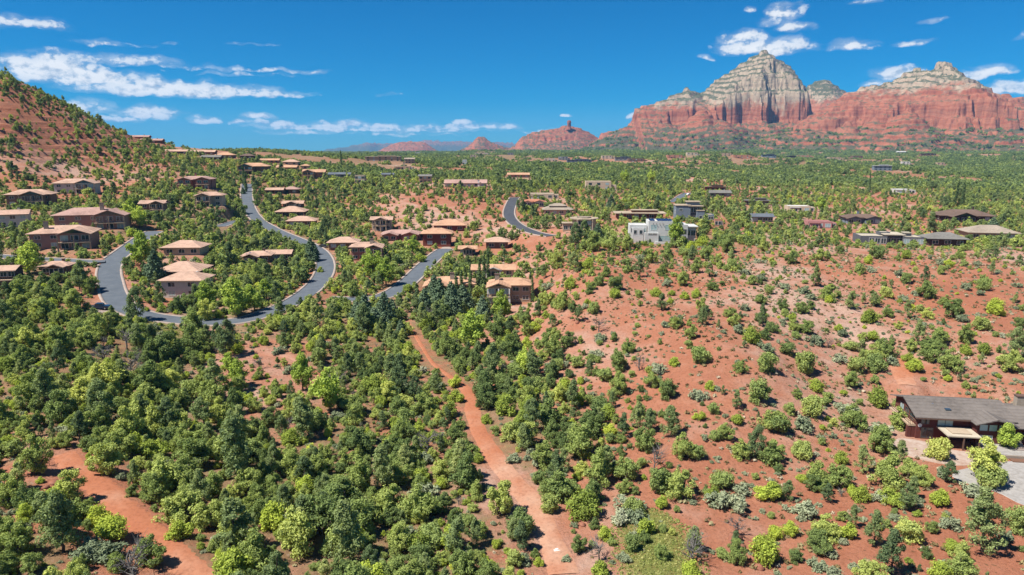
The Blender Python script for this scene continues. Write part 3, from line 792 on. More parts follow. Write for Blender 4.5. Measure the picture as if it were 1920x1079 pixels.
red = T.ramp(bed, [(0.28, (0.31, 0.095, 0.06)), (0.42, (0.40, 0.14, 0.088)), (0.52, (0.47, 0.205, 0.14)), (0.6, (0.40, 0.135, 0.085)), (0.75, (0.44, 0.18, 0.12))])
crm = T.ramp(bed, [(0.28, (0.36, 0.28, 0.20)), (0.45, (0.54, 0.42, 0.30)), (0.6, (0.44, 0.33, 0.235)), (0.75, (0.60, 0.48, 0.36))])
sw = T.smooth(T.m('ADD', lay, T.m('MULTIPLY', T.m('SUBTRACT', T.noise(pos, 0.012, 6, 0.7), 0.5), 1.1)), 0.90, 1.14)
red = T.mix(1.0, red, (1.0, .93, .80), 'MULTIPLY')
c = T.mix(sw, red, crm)
streak = T.noise(T.vm('MULTIPLY', pos, (0.05, 0.05, 0.006)), 1.0, 5, 0.65)
c = T.mix(1.0, c, T.ramp(streak, [(0.28, (0.42, 0.40, 0.42)), (0.46, (0.95, 0.95, 0.95)), (0.7, (1.14, 1.13, 1.1))]), 'MULTIPLY')
gr = T.noise(pos, 0.055, 5, 0.75)
flat = T.smooth(nz, 0.42, 0.86)
sfac = T.smooth(T.m('ADD', T.m('MULTIPLY', T.m('SUBTRACT', gr, 0.5), 2.2), T.m('ADD', T.m('MULTIPLY', flat, 0.45), T.m('MULTIPLY', scr, 0.9))), 0.50, 0.80)
green = T.ramp(T.noise(pos, 0.11, 4, 0.7), [(0.3, (0.055, 0.075, 0.04)), (0.7, (0.13, 0.14, 0.075))])
c = T.mix(T.m('MULTIPLY', sfac, 0.92), c, green)
finish(T, c, 0.95, T.m('ADD', T.m('MULTIPLY', bed, 6.0), T.m('MULTIPLY', gr, 5.0)), 1.0, 0.8, 0.08)

MASSIFS = []
def massif(name, sil, dist, depth_prof, step=5.0, depth_off=(), spurs=(), red_v=None, seed=1, scrub=0.25, warp=1.0, base_z=44, terr=(26, .55), back=1.0, scrub_fn=None, pad=1.15, top_scrub=0.28, cslope=.7):
    """A rock massif: skyline sil [(u, v)] at distance dist; depth_prof [(distance out from the crest line, height limit)]."""
    su = np.array([s[0] for s in sil], float); sv = np.array([s[1] for s in sil], float)
    sx = []; sz = []
    for u, v in zip(su, sv):
        X, Y, Z = pt_d(u, v, dist); sx.append(X); sz.append(Z)
    sx = np.array(sx); sz = np.array(sz)
    reach = depth_prof[-1][0] * pad
    xs = np.arange(sx[0] - reach, sx[-1] + reach, step)
    ys = np.arange(dist - reach * 1.2, dist + reach * back, step)
    X, Y = np.meshgrid(xs, ys)
    yr = dist + 30 * warp * fbm(X / 260, X * 0 + 3.1, seed + 4, 2)
    off = np.zeros_like(X)
    for (u, du, amt) in depth_off:                        # prows and bays along the front
        ux = pt_d(u, 285, dist)[0]; w = du * dist / F
        off += amt * np.exp(-((X - ux) / w) ** 4)
    t = np.abs(yr - Y)
    t_raw = np.hypot(t, np.maximum(np.maximum(sx[0] - X, X - sx[-1]), 0))
    t = np.where(Y < yr, np.maximum(t - off, 0), t)
    edge = np.maximum(np.maximum(sx[0] - X, X - sx[-1]), 0)
    t = np.hypot(t, edge)
    k = warp
    t = t + k * 60 * fbm(X / 230, Y / 230, seed, 3) + k * 74 * (ridged(X / 90, Y / 120, seed + 9, 3) - 0.6) + k * 34 * (ridged(X / 34, Y / 46, seed + 12, 3) - 0.6) + k * 14 * fbm(X / 15, Y / 15, seed + 20, 3)
    dp = np.array(depth_prof, float)
    E = np.interp(np.maximum(t, 0), dp[:, 0], dp[:, 1])
    C = np.interp(X, sx, sz)
    C = C + k * (7 * fbm(X / 34, Y / 34, seed + 2, 3) + 9 * (ridged(X / 46, Y / 60, seed + 5, 3) - .62))
    crest = C - (np.maximum(t_raw - 12, 0) + k * 26 * (ridged(X / 70, Y / 70, seed + 60, 3) - .5) * sstep(t_raw, 5, 60)) * cslope
    Z = np.minimum(E, crest)
    for (u, v, d2, r, hh) in spurs:                        # outlying towers, (u, v) of the top
        ax, ay, az = pt_d(u, v, d2)
        rr = np.hypot(X - ax, (Y - ay) * 0.8) * (1 + 0.25 * fbm(X / 60, Y / 60, seed + 31, 3))
        q = np.interp(rr, [0, r * .22, r * .3, r], [az, az - hh * .25, az - hh * .45, base_z - 5])
        Z = np.maximum(Z, q)
    hstep, kk = terr
    ph = (Z + 30 * fbm(X / 190, Y / 190, seed + 40, 3)) / hstep
    fr = ph - np.floor(ph)
    Z = Z + kk * hstep * (sstep(fr, 0.3, 0.62) - fr) * sstep(Z, base_z + 8, base_z + 40)
    ph = (Z + 14 * fbm(X / 90, Y / 90, seed + 44, 3)) / (hstep * .42)
    fr = ph - np.floor(ph)
    Z = Z + 0.6 * kk * hstep * .42 * (sstep(fr, 0.3, 0.62) - fr) * sstep(Z, base_z + 8, base_z + 40)
    Z = np.where(Z < base_z + 1, base_z - 12, Z)
    zr = HCAM + dist * (tanv(red_v) if red_v is not None else 9.0)
    layer = np.clip((Z - base_z) / max(zr - base_z, 1), 0, 2)
    scr = np.full_like(Z, scrub) * (1 - sstep(Z, base_z + 20, base_z + 190) * 0.7) + sstep(Z, zr - 20, zr + 60) * top_scrub
    if scrub_fn is not None:
        scr = scr + scrub_fn(X, Y, Z)
    MASSIFS.append((xs, ys, Z))
    me = mesh_np(name, np.stack([X.ravel(), Y.ravel(), Z.ravel()], 1), grid_faces(len(xs), len(ys)), [MATS['cliff']])
    fattr(me, 'layer', layer); fattr(me, 'scrub', scr)
    return tag(add(name, me), kind='structure')
# the great pale-topped butte
massif('mountain', [(1186,232),(1190,207),(1203,201),(1215,198),(1240,190),(1262,180),(1280,173),(1288,166),(1300,173),(1315,176),(1330,165),(1351,146),(1372,134),(1390,121),(1404,112),(1415,104),(1427,99),(1436,98),(1446,105),(1456,112),(1468,119),(1478,125),(1486,133),(1490,146),(1493,176),(1500,200)],
       3600, [(0, 660), (50, 560), (72, 440), (105, 400), (120, 345), (150, 325), (164, 262), (180, 190), (300, 140), (470, 74), (580, 40)], step=3.8,
       depth_off=((1330, 34, 40), (1435, 60, 60), (1225, 14, 35), (1270, 12, 45), (1395, 10, 30), (1462, 12, 40)), spurs=((1318, 203, 3290, 250, 190), (1352, 222, 3230, 200, 120), (1385, 232, 3260, 180, 110)), red_v=199, seed=3, scrub=0.66, cslope=.55)
# the hollow peak between
massif('mountain', [(1480,205),(1500,181),(1510,170),(1521,160),(1533,154),(1546,149),(1556,154),(1570,163),(1586,175),(1604,190)],
       4000, [(0, 620), (130, 430), (260, 300), (420, 180), (640, 60)], step=7, red_v=190, seed=8, scrub=0.55, warp=0.8, top_scrub=.35)
# the red-walled mountain at the right with its prow
massif('mountain', [(1570,196),(1586,178),(1605,172),(1623,167),(1645,160),(1664,157),(1682,150),(1700,139),(1718,131),(1737,122),(1750,114),(1760,110),(1770,115),(1785,125),(1803,139),(1820,148),(1838,155),(1851,160),(1858,174),(1864,188),(1874,183),(1886,179),(1903,184),(1930,190),(1980,205),(2030,225)],
       3100, [(0, 520), (28, 440), (52, 372), (70, 350), (80, 270), (98, 255), (110, 190), (135, 172), (150, 140), (260, 116), (380, 86), (480, 58), (600, 40)], step=3.5,
       depth_off=((1722, 50, 170), (1690, 90, 80), (1610, 22, 60), (1655, 12, 50), (1745, 10, 45), (1830, 14, 70), (1900, 40, 90)), red_v=174, seed=15, spurs=((1640, 222, 2860, 190, 110), (1806, 220, 2840, 170, 110), (1702, 206, 2800, 240, 140), (1590, 228, 2900, 150, 90)), scrub=0.42, cslope=.50,
       scrub_fn=lambda X, Y, Z: 0.35 * sstep(X, pt_d(1790, 285, 3100)[0], pt_d(1850, 285, 3100)[0]) * (1 - sstep(Z, 150, 260)))
# the mesa with the standing stone, the low cliff beside it, the small buttes
massif('mesa', [(966,274),(972,264),(980,257),(995,250),(1015,246),(1030,243),(1048,241),(1056,237),(1062,236),(1080,239),(1095,245),(1108,250),(1120,258),(1128,268)],
       4500, [(0, 300), (60, 205), (110, 165), (125, 120), (220, 80), (330, 38)], step=6, seed=22, scrub=0.32, warp=.8, terr=(16, .5))
massif('mesa', [(1122,262),(1128,250),(1140,248),(1160,246),(1180,244),(1200,243),(1230,240)], 4300, [(0, 240), (60, 200), (75, 130), (200, 80), (320, 38)], step=6, seed=27, scrub=0.25, warp=.7, terr=(16, .5))
massif('butte', [(872,278),(884,269),(891,260),(897,256),(903,257),(910,259),(918,265),(930,271),(950,277),(965,280)], 5200, [(0, 260), (40, 160), (55, 125), (160, 75), (260, 38)], step=7, seed=33, scrub=0.3, warp=.6, terr=(14, .5))
massif('mesa', [(712,283),(722,276),(735,271),(750,267),(768,266),(785,266),(796,267),(803,272),(815,280),(825,285)], 7000, [(0, 260), (70, 165), (95, 100), (200, 70), (330, 38)], step=10, seed=36, scrub=0.15, warp=.7, terr=(16, .5))
def stone_tower():
    x0, y0, zt = pt_d(1067, 226, 4450)
    rng = random.Random(5); V = []; n = 10; hs = [zt - 58, zt - 40, zt - 26, zt - 12, zt - 3, zt]
    rad = [17, 12, 11.5, 12.5, 11, 6]
    for h, r in zip(hs, rad):
        for i in range(n):
            a = i / n * math.tau; rr = r * rng.uniform(.88, 1.12)
            V.append((x0 + rr * math.cos(a), y0 + rr * math.sin(a), h))
    Fc = [(r * n + i, r * n + (i + 1) % n, (r + 1) * n + (i + 1) % n, (r + 1) * n + i) for r in range(5) for i in range(n)] + [tuple(range(5 * n, 6 * n))]
    me = mesh_np('rock_spire', V, Fc, [MATS['cliff']]); fattr(me, 'layer', np.full(len(V), .5)); fattr(me, 'scrub', np.full(len(V), -.4))
    tag(add('rock_spire', me), 'thin red stone spire standing on the crest of the low mesa', 'rock spire')
stone_tower()
massif('plateau', [(480,288),(560,287),(600,283),(640,277),(672,271),(690,268),(720,269),(760,267),(800,265),(870,265),(900,267),(960,268),(1100,266),(1300,266),(1600,264),(1900,264)],
       14000, [(0, 500), (400, 260), (700, 120), (1200, 40)], step=45, seed=50, scrub=0.8, warp=4, terr=(60, .3), back=.6)
# ------------------------------------------------------------------ house materials
def wallmat(k, c):
    c = tuple(min(.8, x * 1.34) for x in c); d = tuple(x * .82 for x in c); noisy('wall_' + k, [(0.3, d), (0.7, c)], 0.8, 0.9, 0.01, obj=True)
for k, c in dict(white=(.62,.57,.51), stucco=(.70,.62,.57), umber=(.24,.15,.10), cream=(.56,.44,.32), pink=(.40,.22,.17), rose=(.36,.17,.13), brown=(.20,.12,.08), dark=(.085,.055,.045),
                 salmon=(.48,.23,.15), bluegrey=(.19,.23,.27), grey=(.25,.25,.24), sand=(.47,.34,.23), redbrown=(.21,.065,.045), rust=(.23,.10,.065), rosy=(.46,.22,.20), charcoal=(.12,.125,.135), barn=(.135,.042,.034), stone=(.36,.30,.24)).items():
    wallmat(k, c)
def roofmat(k, c, tile=True):
    m, T = new_mat('roof_' + k)
    oc = T.n('ShaderNodeTexCoord').outputs['Object']
    nz = T.noise(oc, 1.1, 5, 0.7); n2 = T.noise(oc, 0.16, 3, 0.6)
    s = T.n('ShaderNodeSeparateXYZ', {0: oc}).outputs
    course = T.m('PINGPONG', T.m('MULTIPLY', T.m('ADD', s[2], T.m('MULTIPLY', nz, 0.06)), 6.0), 1.0)
    col = T.ramp(T.m('MULTIPLY_ADD', T.m('SUBTRACT', n2, .5), 1.1, nz), [(0.25, tuple(x * .72 for x in c)), (0.5, c), (0.78, tuple(min(1, x * 1.18) for x in c))])
    if tile:
        col = T.mix(1.0, col, T.ramp(course, [(0.0, (.80, .78, .77)), (0.35, (1, 1, 1))]), 'MULTIPLY')
    finish(T, col, 0.9, T.m('ADD', course, nz) if tile else nz, 0.05, 0.5, 0.15)
    MATS['roof_' + k] = m
for k, c in dict(tan=(.66,.43,.315), orange=(.68,.40,.25), pinkt=(.54,.34,.28), redroof=(.55,.23,.14), brown=(.20,.135,.105), grey=(.25,.235,.21), greytan=(.44,.36,.28), slate=(.17,.19,.22), weathered=(.22,.19,.168)).items():
    roofmat(k, c)
for k, c in dict(cream=(.58,.50,.38), sand=(.52,.41,.29), white=(.72,.70,.66), salmon=(.50,.26,.18), rosy=(.42,.19,.17)).items():
    roofmat(k, c, False)
def gloss(name, c, rough=.12, spec=.6, metallic=0.0):
    m, T = new_mat(name); finish(T, c, rough, spec=spec, metallic=metallic); MATS[name] = m
gloss('glass', (.035, .05, .06), .06, .7)
gloss('glass_curtain', (.30, .40, .40), .1, .6)
gloss('solar', (.012, .03, .085), .12, .7)
gloss('trim_white', (.66, .63, .58), .6, .3)
gloss('trim_brown', (.12, .07, .05), .6, .3)
gloss('metal', (.5, .5, .5), .35, .5, .8)
gloss('timber', (.16, .085, .055), .75, .2)
noisy('chimney_stone', [(0.3, (.36, .29, .22)), (0.7, (.52, .44, .35))], 1.5, 0.9, 0.03, obj=True)

def boxVF(x0, x1, y0, y1, z0, z1):
    V = [(x0, y0, z0), (x1, y0, z0), (x1, y1, z0), (x0, y1, z0), (x0, y0, z1), (x1, y0, z1), (x1, y1, z1), (x0, y1, z1)]
    Fc = [(0, 3, 2, 1), (4, 5, 6, 7), (0, 1, 5, 4), (1, 2, 6, 5), (2, 3, 7, 6), (3, 0, 4, 7)]
    return V, Fc
class MB:
    def __init__(self): self.V = []; self.F = []
    def raw(self, V, Fc):
        n = len(self.V); self.V += [tuple(v) for v in V]; self.F += [tuple(i + n for i in f) for f in Fc]; return self
    def box(self, *a): return self.raw(*boxVF(*a))
    def prism(self, poly, axis, a, b):
        """poly: cross-section points; axis 'y': poly in (x, z), swept from a to b; axis 'x': poly in (y, z)."""
        n = len(poly)
        if axis == 'y': V = [(p[0], a, p[1]) for p in poly] + [(p[0], b, p[1]) for p in poly]
        elif axis == 'x': V = [(a, p[0], p[1]) for p in poly] + [(b, p[0], p[1]) for p in poly]
        else: V = [(p[0], p[1], a) for p in poly] + [(p[0], p[1], b) for p in poly]
        Fc = [tuple(range(n)), tuple(range(2 * n - 1, n - 1, -1))] + [(i, (i + 1) % n + 0, (i + 1) % n + n, i + n)[::-1] for i in range(n)]
        return self.raw(V, Fc)
    def mesh(self, name, mat):
        me = mesh_np(name, np.array(self.V, float), self.F, [mat])
        import bmesh as _b
        bm = _b.new(); bm.from_mesh(me); _b.ops.recalc_face_normals(bm, faces=bm.faces); bm.to_mesh(me); bm.free()
        return me
def part(name, mb, mat, parent):
    return add(name, mb.mesh(name, MATS[mat]), parent)
class House:
    def __init__(self, name, loc, rot, roof, wall, far=False):
        self.root = bpy.data.objects.new(name, None); COL.objects.link(self.root)
        self.root.location = loc; self.root.rotation_euler = (0, 0, math.radians(rot))
        self.roof_m = 'roof_' + roof; self.wall_m = 'wall_' + wall; self.far = far
        self.rng = random.Random(int(loc[0] * 7 + loc[1] * 13))
    def block(self, x, y, w, d, z, h, roof='hip', pitch=.32, over=.8, front=None, base=4.0, wall=None):
        """A body of walls with its roof; x centre, y front, z floor, h wall height."""
        x0, x1, y0, y1 = x - w / 2, x + w / 2, y, y + d
        wm = wall or self.wall_m
        mb = MB(); fo = over if front is None else front
        t = .22
        zt = z + h
        if roof == 'gable_y':
            rise = w / 2 * pitch
            mb.prism([(x0, z - base), (x1, z - base), (x1, zt), (x, zt + rise), (x0, zt)], 'y', y0, y1)
            part('wall', mb, wm, self.root)
            o = over; r2 = (w / 2 + o) * pitch
            zl = zt - o * pitch
            sec = [(x0 - o, zl + .03), (x, zt + rise + .03), (x1 + o, zl + .03), (x1 + o, zl + t + .03), (x, zt + rise + t + .06), (x0 - o, zl + t + .03)]
            r = part('roof', MB().prism(sec, 'y', y0 - fo, y1 + over), self.roof_m, self.root)
        elif roof == 'gable_x':
            rise = d / 2 * pitch; ym = (y0 + y1) / 2
            mb.prism([(y0, z - base), (y1, z - base), (y1, zt), (ym, zt + rise), (y0, zt)], 'x', x0, x1)
            part('wall', mb, wm, self.root)
            o = fo; zl = zt - o * pitch; zb = zt - over * pitch
            sec = [(y0 - o, zl + .03), (ym, zt + rise + .03), (y1 + over, zb + .03), (y1 + over, zb + t + .03), (ym, zt + rise + t + .06), (y0 - o, zl + t + .03)]
            r = part('roof', MB().prism(sec, 'x', x0 - over, x1 + over), self.roof_m, self.root)
        elif roof == 'hip':
            mb.box(x0, x1, y0, y1, z - base, zt); part('wall', mb, wm, self.root)
            o = over; X0, X1, Y0, Y1 = x0 - o, x1 + o, y0 - fo, y1 + o
            m_ = min(X1 - X0, Y1 - Y0) / 2; rise = m_ * pitch
            if X1 - X0 >= Y1 - Y0: ra, rb = (X0 + m_ * .98, (Y0 + Y1) / 2), (X1 - m_ * .98, (Y0 + Y1) / 2)
            else: ra, rb = ((X0 + X1) / 2, Y0 + m_ * .98), ((X0 + X1) / 2, Y1 - m_ * .98)
            V = [(X0, Y0, zt + .03), (X1, Y0, zt + .03), (X1, Y1, zt + .03), (X0, Y1, zt + .03), (X0, Y0, zt + t), (X1, Y0, zt + t), (X1, Y1, zt + t), (X0, Y1, zt + t), (*ra, zt + t + rise), (*rb, zt + t + rise)]
            if X1 - X0 >= Y1 - Y0: Fc = [(0, 3, 2, 1), (0, 1, 5, 4), (1, 2, 6, 5), (2, 3, 7, 6), (3, 0, 4, 7), (4, 5, 9, 8), (5, 6, 9), (6, 7, 8, 9), (7, 4, 8)]
            else: Fc = [(0, 3, 2, 1), (0, 1, 5, 4), (1, 2, 6, 5), (2, 3, 7, 6), (3, 0, 4, 7), (4, 5, 8), (5, 6, 9, 8), (6, 7, 9), (7, 4, 8, 9)]
            r = part('roof', MB().raw(V, Fc), self.roof_m, self.root)
        elif roof == 'slab':
            mb.box(x0, x1, y0, y1, z - base, zt); part('wall', mb, wm, self.root)
            r = part('roof', MB().box(x0 - over, x1 + over, y0 - fo, y1 + over, zt + .02, zt + .35), self.roof_m, self.root)
        else:  # flat behind a parapet
            mb.box(x0, x1, y0, y1, z - base, zt - .35)
            for b in ((x0, x1, y0, y0 + .3), (x0, x1, y1 - .3, y1), (x0, x0 + .3, y0 + .3, y1 - .3), (x1 - .3, x1, y0 + .3, y1 - .3)):
                mb.box(*b, zt - .35, zt)
            part('wall', mb, wm, self.root)
            r = part('roof', MB().box(x0 + .31, x1 - .31, y0 + .31, y1 - .31, zt - .33, zt - .2), self.roof_m, self.root)
        self.last_roof = r
        self.last = (x0, x1, y0, y1, z, zt)
        return r
    def window(self, face, c, zc, w, h, pos=None, curtain=None, trim='trim_white'):
        """face 'f' front (c is x), 'l' left side (c is y), 'r' right side."""
        x0, x1, y0, y1, z, zt = self.last
        e = .05
        def bx(mb, a0, a1, b0, b1, p0, p1):
            if face == 'f': mb.box(a0, a1, (y0 if pos is None else pos) - p1, (y0 if pos is None else pos) - p0, b0, b1)
            elif face == 'l': mb.box(x0 - p1, x0 - p0, a0, a1, b0, b1)
            else: mb.box(x1 + p0, x1 + p1, a0, a1, b0, b1)
        g = 'glass_curtain' if (curtain if curtain is not None else self.rng.random() < .25) else 'glass'
        if self.far:
            mb = MB(); bx(mb, c - w / 2, c + w / 2, zc - h / 2, zc + h / 2, -.02, .05)
            part('window', mb, g, self.root); return
        f = .09
        mb = MB()
        bx(mb, c - w / 2 - f, c - w / 2, zc - h / 2 - f, zc + h / 2 + f, -.02, .08)
        bx(mb, c + w / 2, c + w / 2 + f, zc - h / 2 - f, zc + h / 2 + f, -.02, .08)
        bx(mb, c - w / 2, c + w / 2, zc - h / 2 - f, zc - h / 2, -.02, .08)
        bx(mb, c - w / 2, c + w / 2, zc + h / 2, zc + h / 2 + f, -.02, .08)
        if w > 1.5: bx(mb, c - .04, c + .04, zc - h / 2, zc + h / 2, -.02, .07)
        o = part('window', mb, trim, self.root)
        mb = MB(); bx(mb, c - w / 2, c + w / 2, zc - h / 2, zc + h / 2, -.02, .03)
        p = add('pane', mb.mesh('pane', MATS[g]), o)
    def row(self, face, n, zc, w, h, lo=None, hi=None):
        x0, x1, y0, y1, z, zt = self.last
        a, b = (x0, x1) if face == 'f' else (y0, y1)
        if lo is not None: a, b = lo, hi
        for i in range(n):
            self.window(face, a + (b - a) * (i + .5) / n, zc, min(w, (b - a) / n * .8), h)
    def gable_glass(self, x, w, zt, pitch, y0):
        """Glazing under the front gable."""
        hw = w * .36
        zb = zt + .25; ztop = zt + (w / 2 - .35) * pitch
        poly = [(x - hw, zb), (x + hw, zb), (x + hw * .98, min(zb + .3, ztop)), (x, ztop - .1), (x - hw * .98, min(zb + .3, ztop))]
        part('window', MB().prism(poly, 'y', y0 - .05, y0 + .02), 'glass', self.root)
    def deck(self, x0, x1, yf, yb, z, posts=3, rail=True, post_m='trim_white', thick=.3, pw=.25, up=0.0, base=6.0):
        d = part('deck', MB().box(x0, x1, yf, yb, z - thick, z), 'wall_sand', self.root)
        if rail:
            mb = MB()
            if self.far:
                mb.box(x0, x1, yf, yf + .08, z + .1, z + .95)
            else:
                mb.box(x0, x1, yf + .02, yf + .1, z + .9, z + 1.0); n = max(4, int((x1 - x0) / .55))
                for i in range(n + 1):
                    xx = x0 + (x1 - x0 - .06) * i / n; mb.box(xx, xx + .06, yf + .03, yf + .09, z, z + .9)
                for xx in (x0, x1 - .08): mb.box(xx, xx + .08, yf + .1, yb, z + .85, z + 1.0)
            add('railing', mb.mesh('railing', MATS['timber']), d)
        for i in range(posts):
            px = x0 + .3 + (x1 - x0 - .6) * (i / max(1, posts - 1) if posts > 1 else .5)
            add('post', MB().box(px - pw, px + pw, yf + .1, yf + .1 + 2 * pw, z - base, z - thick - .01).mesh('post', MATS[post_m]), d)
            if up: add('post', MB().box(px - pw * .6, px + pw * .6, yf + .15, yf + .15 + 1.2 * pw, z + .01, z + up).mesh('post', MATS[post_m]), d)
        return d
    def chimney(self, x, y, z0, z1, s=.7, m='chimney_stone'):
        c = part('chimney', MB().box(x - s, x + s, y - s * .7, y + s * .7, z0, z1), m, self.root)
        add('cap', MB().box(x - s - .12, x + s + .12, y - s * .7 - .12, y + s * .7 + .12, z1 + .005, z1 + .2).mesh('cap', MATS['trim_brown']), c)
    def panels(self, grid, size=(1.0, 1.7)):
        for (x, y, z, tilt) in grid:
            dz = size[1] * math.sin(tilt); dy = size[1] * math.cos(tilt)
            V = [(x, y, z), (x + size[0], y, z), (x + size[0], y + dy, z + dz), (x, y + dy, z + dz)]
            V += [(a, b, c + .05) for a, b, c in V]
            part('solar_panel', MB().raw(V, boxVF(0, 1, 0, 1, 0, 1)[1]), 'solar', self.root)

def build_house(h, P, idx):
    st, u, v, d_, wpx, rf, wl, lab, op = h
    x, y, z, w = P
    far = y > 470
    H = House('house', (x, y, z + (2.2 if st == 'solar' else 0)), op.get('rot', 0) - math.degrees(math.atan2(x, y)) * 0.35, rf, wl, far)
    tag(H.root, lab, 'house', 'houses of the hillside settlement')
    n = op.get('st', 1) if d_ is not None else 2
    hs = 2.9 * n
    dp = w * .62
    if st == 'hip':
        H.block(0, 0, w - 1.6, dp, 0, hs, 'hip', .38, 1.1 if not op.get('ver') else 1.0, front=(3.0 if op.get('ver') else None))
        for s in range(n):
            H.row('f', op.get('win', 4), 2.9 * s + 1.6, 2.2, 1.4)
        if n == 2: H.row('l', 2, 4.5, 1.4, 1.3)
        if op.get('ver'):
            for i in range(5):
                px = -(w / 2 - .9) + (w - 1.8) * i / 4
                part('post', MB().box(px - .2, px + .2, -2.7, -2.3, -4, hs), 'wall_sand', H.root)
            part('deck', MB().box(-w / 2 + .5, w / 2 - .5, -2.9, -.02, -4, 0.0), 'wall_sand', H.root)
        if op.get('top'):
            H.block(0, dp * .22, (w - 1.6) * .55, dp * .55, hs + .9, 1.1, 'hip', .36, .8, base=.9)
        if op.get('ch'): H.chimney(w * op['ch'], dp * .5, hs, hs + dp * .17 + 1.2, .5)
        else: part('chimney', MB().box(w * .18, w * .18 + .7, dp * .6, dp * .6 + .7, hs, hs + dp * .17 + .6), 'wall_' + wl, H.root)
    elif st == 'gablefront':
        gx = op.get('gx', 0) * w; gw = min(w * .46, 9.5 + w * .08)
        over = .9
        H.block(-gx * .35, dp * .22, w - 1.8, dp * .8, 0, hs, 'hip' if wpx > 50 else 'gable_x', .36, 1.1)
        for s in range(n):
            H.row('f', 4 if wpx > 60 else 3, 2.9 * s + 1.6, 2.0, 1.3)
        H.row('l', 2, hs - 1.4, 1.5, 1.2)
        H.block(gx, -dp * .12, gw, dp * .75, 0, hs + .15, 'gable_y', .36, .7, front=2.0)
        for s in range(n):
            H.row('f', 3, 2.9 * s + 1.45, 2.4, 2.0)
        H.gable_glass(gx, gw, hs + .15, .36, -dp * .12)
        lvl = 2.9 * (n - 1)
        cols = op.get('cols')
        H.deck(gx - gw / 2 - .4, gx + gw / 2 + .4, -dp * .12 - 2.3, -dp * .12 - .02, lvl, 3, True, 'trim_white' if cols else 'wall_sand', up=(2.6 if cols or n == 2 else 0), pw=.32 if cols else .26)
        if 'ch' in op: H.chimney(w * op['ch'], dp * .45, hs - .2, hs + dp * .22 + 1.3, .75)
        else: H.chimney(-gx * .35 + w * .2, dp * .7, hs - .2, hs + dp * .2 + .8, .4, 'wall_' + wl)
        if op.get('solar'):
            H.panels([(gx - gw * .42 + i * 1.1, dp * .1 + j * 1.8, hs + .15 + .36 * (gw / 2) - abs(gw * .42 - i * 1.1 - .5) * .36 + .34, 0.0) for i in range(2) for j in range(3)])
    elif st in ('long', 'longgable'):
        dp = w * (.42 if w > 18 else .55)
        H.block(0, 0, w - 1.4, dp, 0, hs, 'gable_x', .30, .7, front=1.1)
        for s in range(n):
            H.row('f', op.get('win', 4 if wpx > 30 else 3), 2.9 * s + 1.5, 2.0, 1.4)
        H.row('l', 2, hs - 1.4, 1.3, 1.2)
        if st == 'longgable':
            H.block(0, -2.0, w * .3, dp * .6, 0, hs + .1, 'gable_y', .34, .6, front=1.2)
            H.row('f', 3, 1.4, 1.8, 1.9); H.gable_glass(0, w * .3, hs + .1, .34, -2.0)
            sec = [(-w * .15 - .7, hs - .25), (0, hs + .1 + w * .15 * .34 + .05), (w * .15 + .7, hs - .25), (w * .15 + .7, hs + .15), (0, hs + .5 + w * .15 * .34), (-w * .15 - .7, hs + .15)]
            part('fascia', MB().prism(sec, 'y', -3.32, -3.215), 'trim_white', H.root)
            for sx in (-1, 1): part('post', MB().box(sx * w * .15 - .2, sx * w * .15 + .2, -3.1, -2.7, -3, hs - .1), 'trim_white', H.root)
        if op.get('deck'): H.deck(-w * .4, w * .4, -2.4, -.02, 2.9 * (n - 1), 4, True, 'wall_brown')
        if 'ch' in op: H.chimney(w * op['ch'], -.3, -1, hs + 2.2, .7, 'trim_white')
        else: part('chimney', MB().box(w * .2, w * .2 + .8, dp * .5, dp * .5 + .8, hs, hs + dp * .15 + .9), 'wall_' + wl, H.root)
    elif st == 'twin':
        H.block(0, dp * .3, w - 2, dp * .7, 0, hs, 'hip', .3, .9)
        H.row('f', 4, 1.5, 2, 1.4)
        for sx in (-1, 1):
            H.block(sx * w * .25, -.3, w * .36, dp * .7, 0, hs + (.15 if sx > 0 else -.1), 'gable_y', .32, .7, front=1.3)
            for s in range(n): H.row('f', 2, 2.9 * s + 1.5, 2.2, 1.6)
            if n == 2: H.deck(sx * w * .25 - w * .18, sx * w * .25 + w * .18, -2.3, -.32, 2.9, 3, True, 'wall_' + wl)
        H.chimney(-w * .05, dp * .7, hs, hs + dp * .2 + 1, .5, 'wall_' + wl)
    elif st in ('flat', 'pink'):
        dp = w * .6
        H.block(-w * .08, 0, w * .8, dp, 0, hs + .5, 'flat')
        for s in range(n): H.row('f', 3 if wpx > 20 else 2, 2.9 * s + 1.5, 2.4, 1.7)
        H.block(w * .28, dp * .12, w * .42, dp * .7, 0, hs - .2 if n == 1 else hs - 2.4, 'flat')
        H.row('f', 2, 1.4, 1.8, 1.5)
        if wpx > 30:
            H.block(-w * .25, -1.6, w * .3, 4, 0, 2.5, 'slab', over=.4); H.row('f', 1, 1.2, 2.5, 1.6)
        if op.get('ch'): H.chimney(0, dp * .3, hs, hs + 5, .8)
    elif st == 'longflat':
        dp = w * .36; ov = op.get('over', .5)
        H.block(0, 0, w - 2 * ov, dp, 0, hs, 'slab', over=ov, front=ov + .4)
        for s in range(n): H.row('f', 6 if wpx > 40 else 4, 2.9 * s + 1.5, 2.2, 1.6)
        H.block(w * .1, dp * .3, w * .5, dp * .5, hs + .36, .9, 'slab', over=.3, base=0.0)
        if wpx > 80:
            H.deck(-w * .1, w * .3, -2.2, -.02, 0, 4, True, 'wall_sand')
            part('stair', MB().prism([(w * .3, 0), (w * .3 + 5, -3), (w * .3 + 5, -3.4), (w * .3, -.4)], 'y', -2.2, -1.0), 'wall_sand', H.root)
    elif st == 'octagon':
        r = w * .36
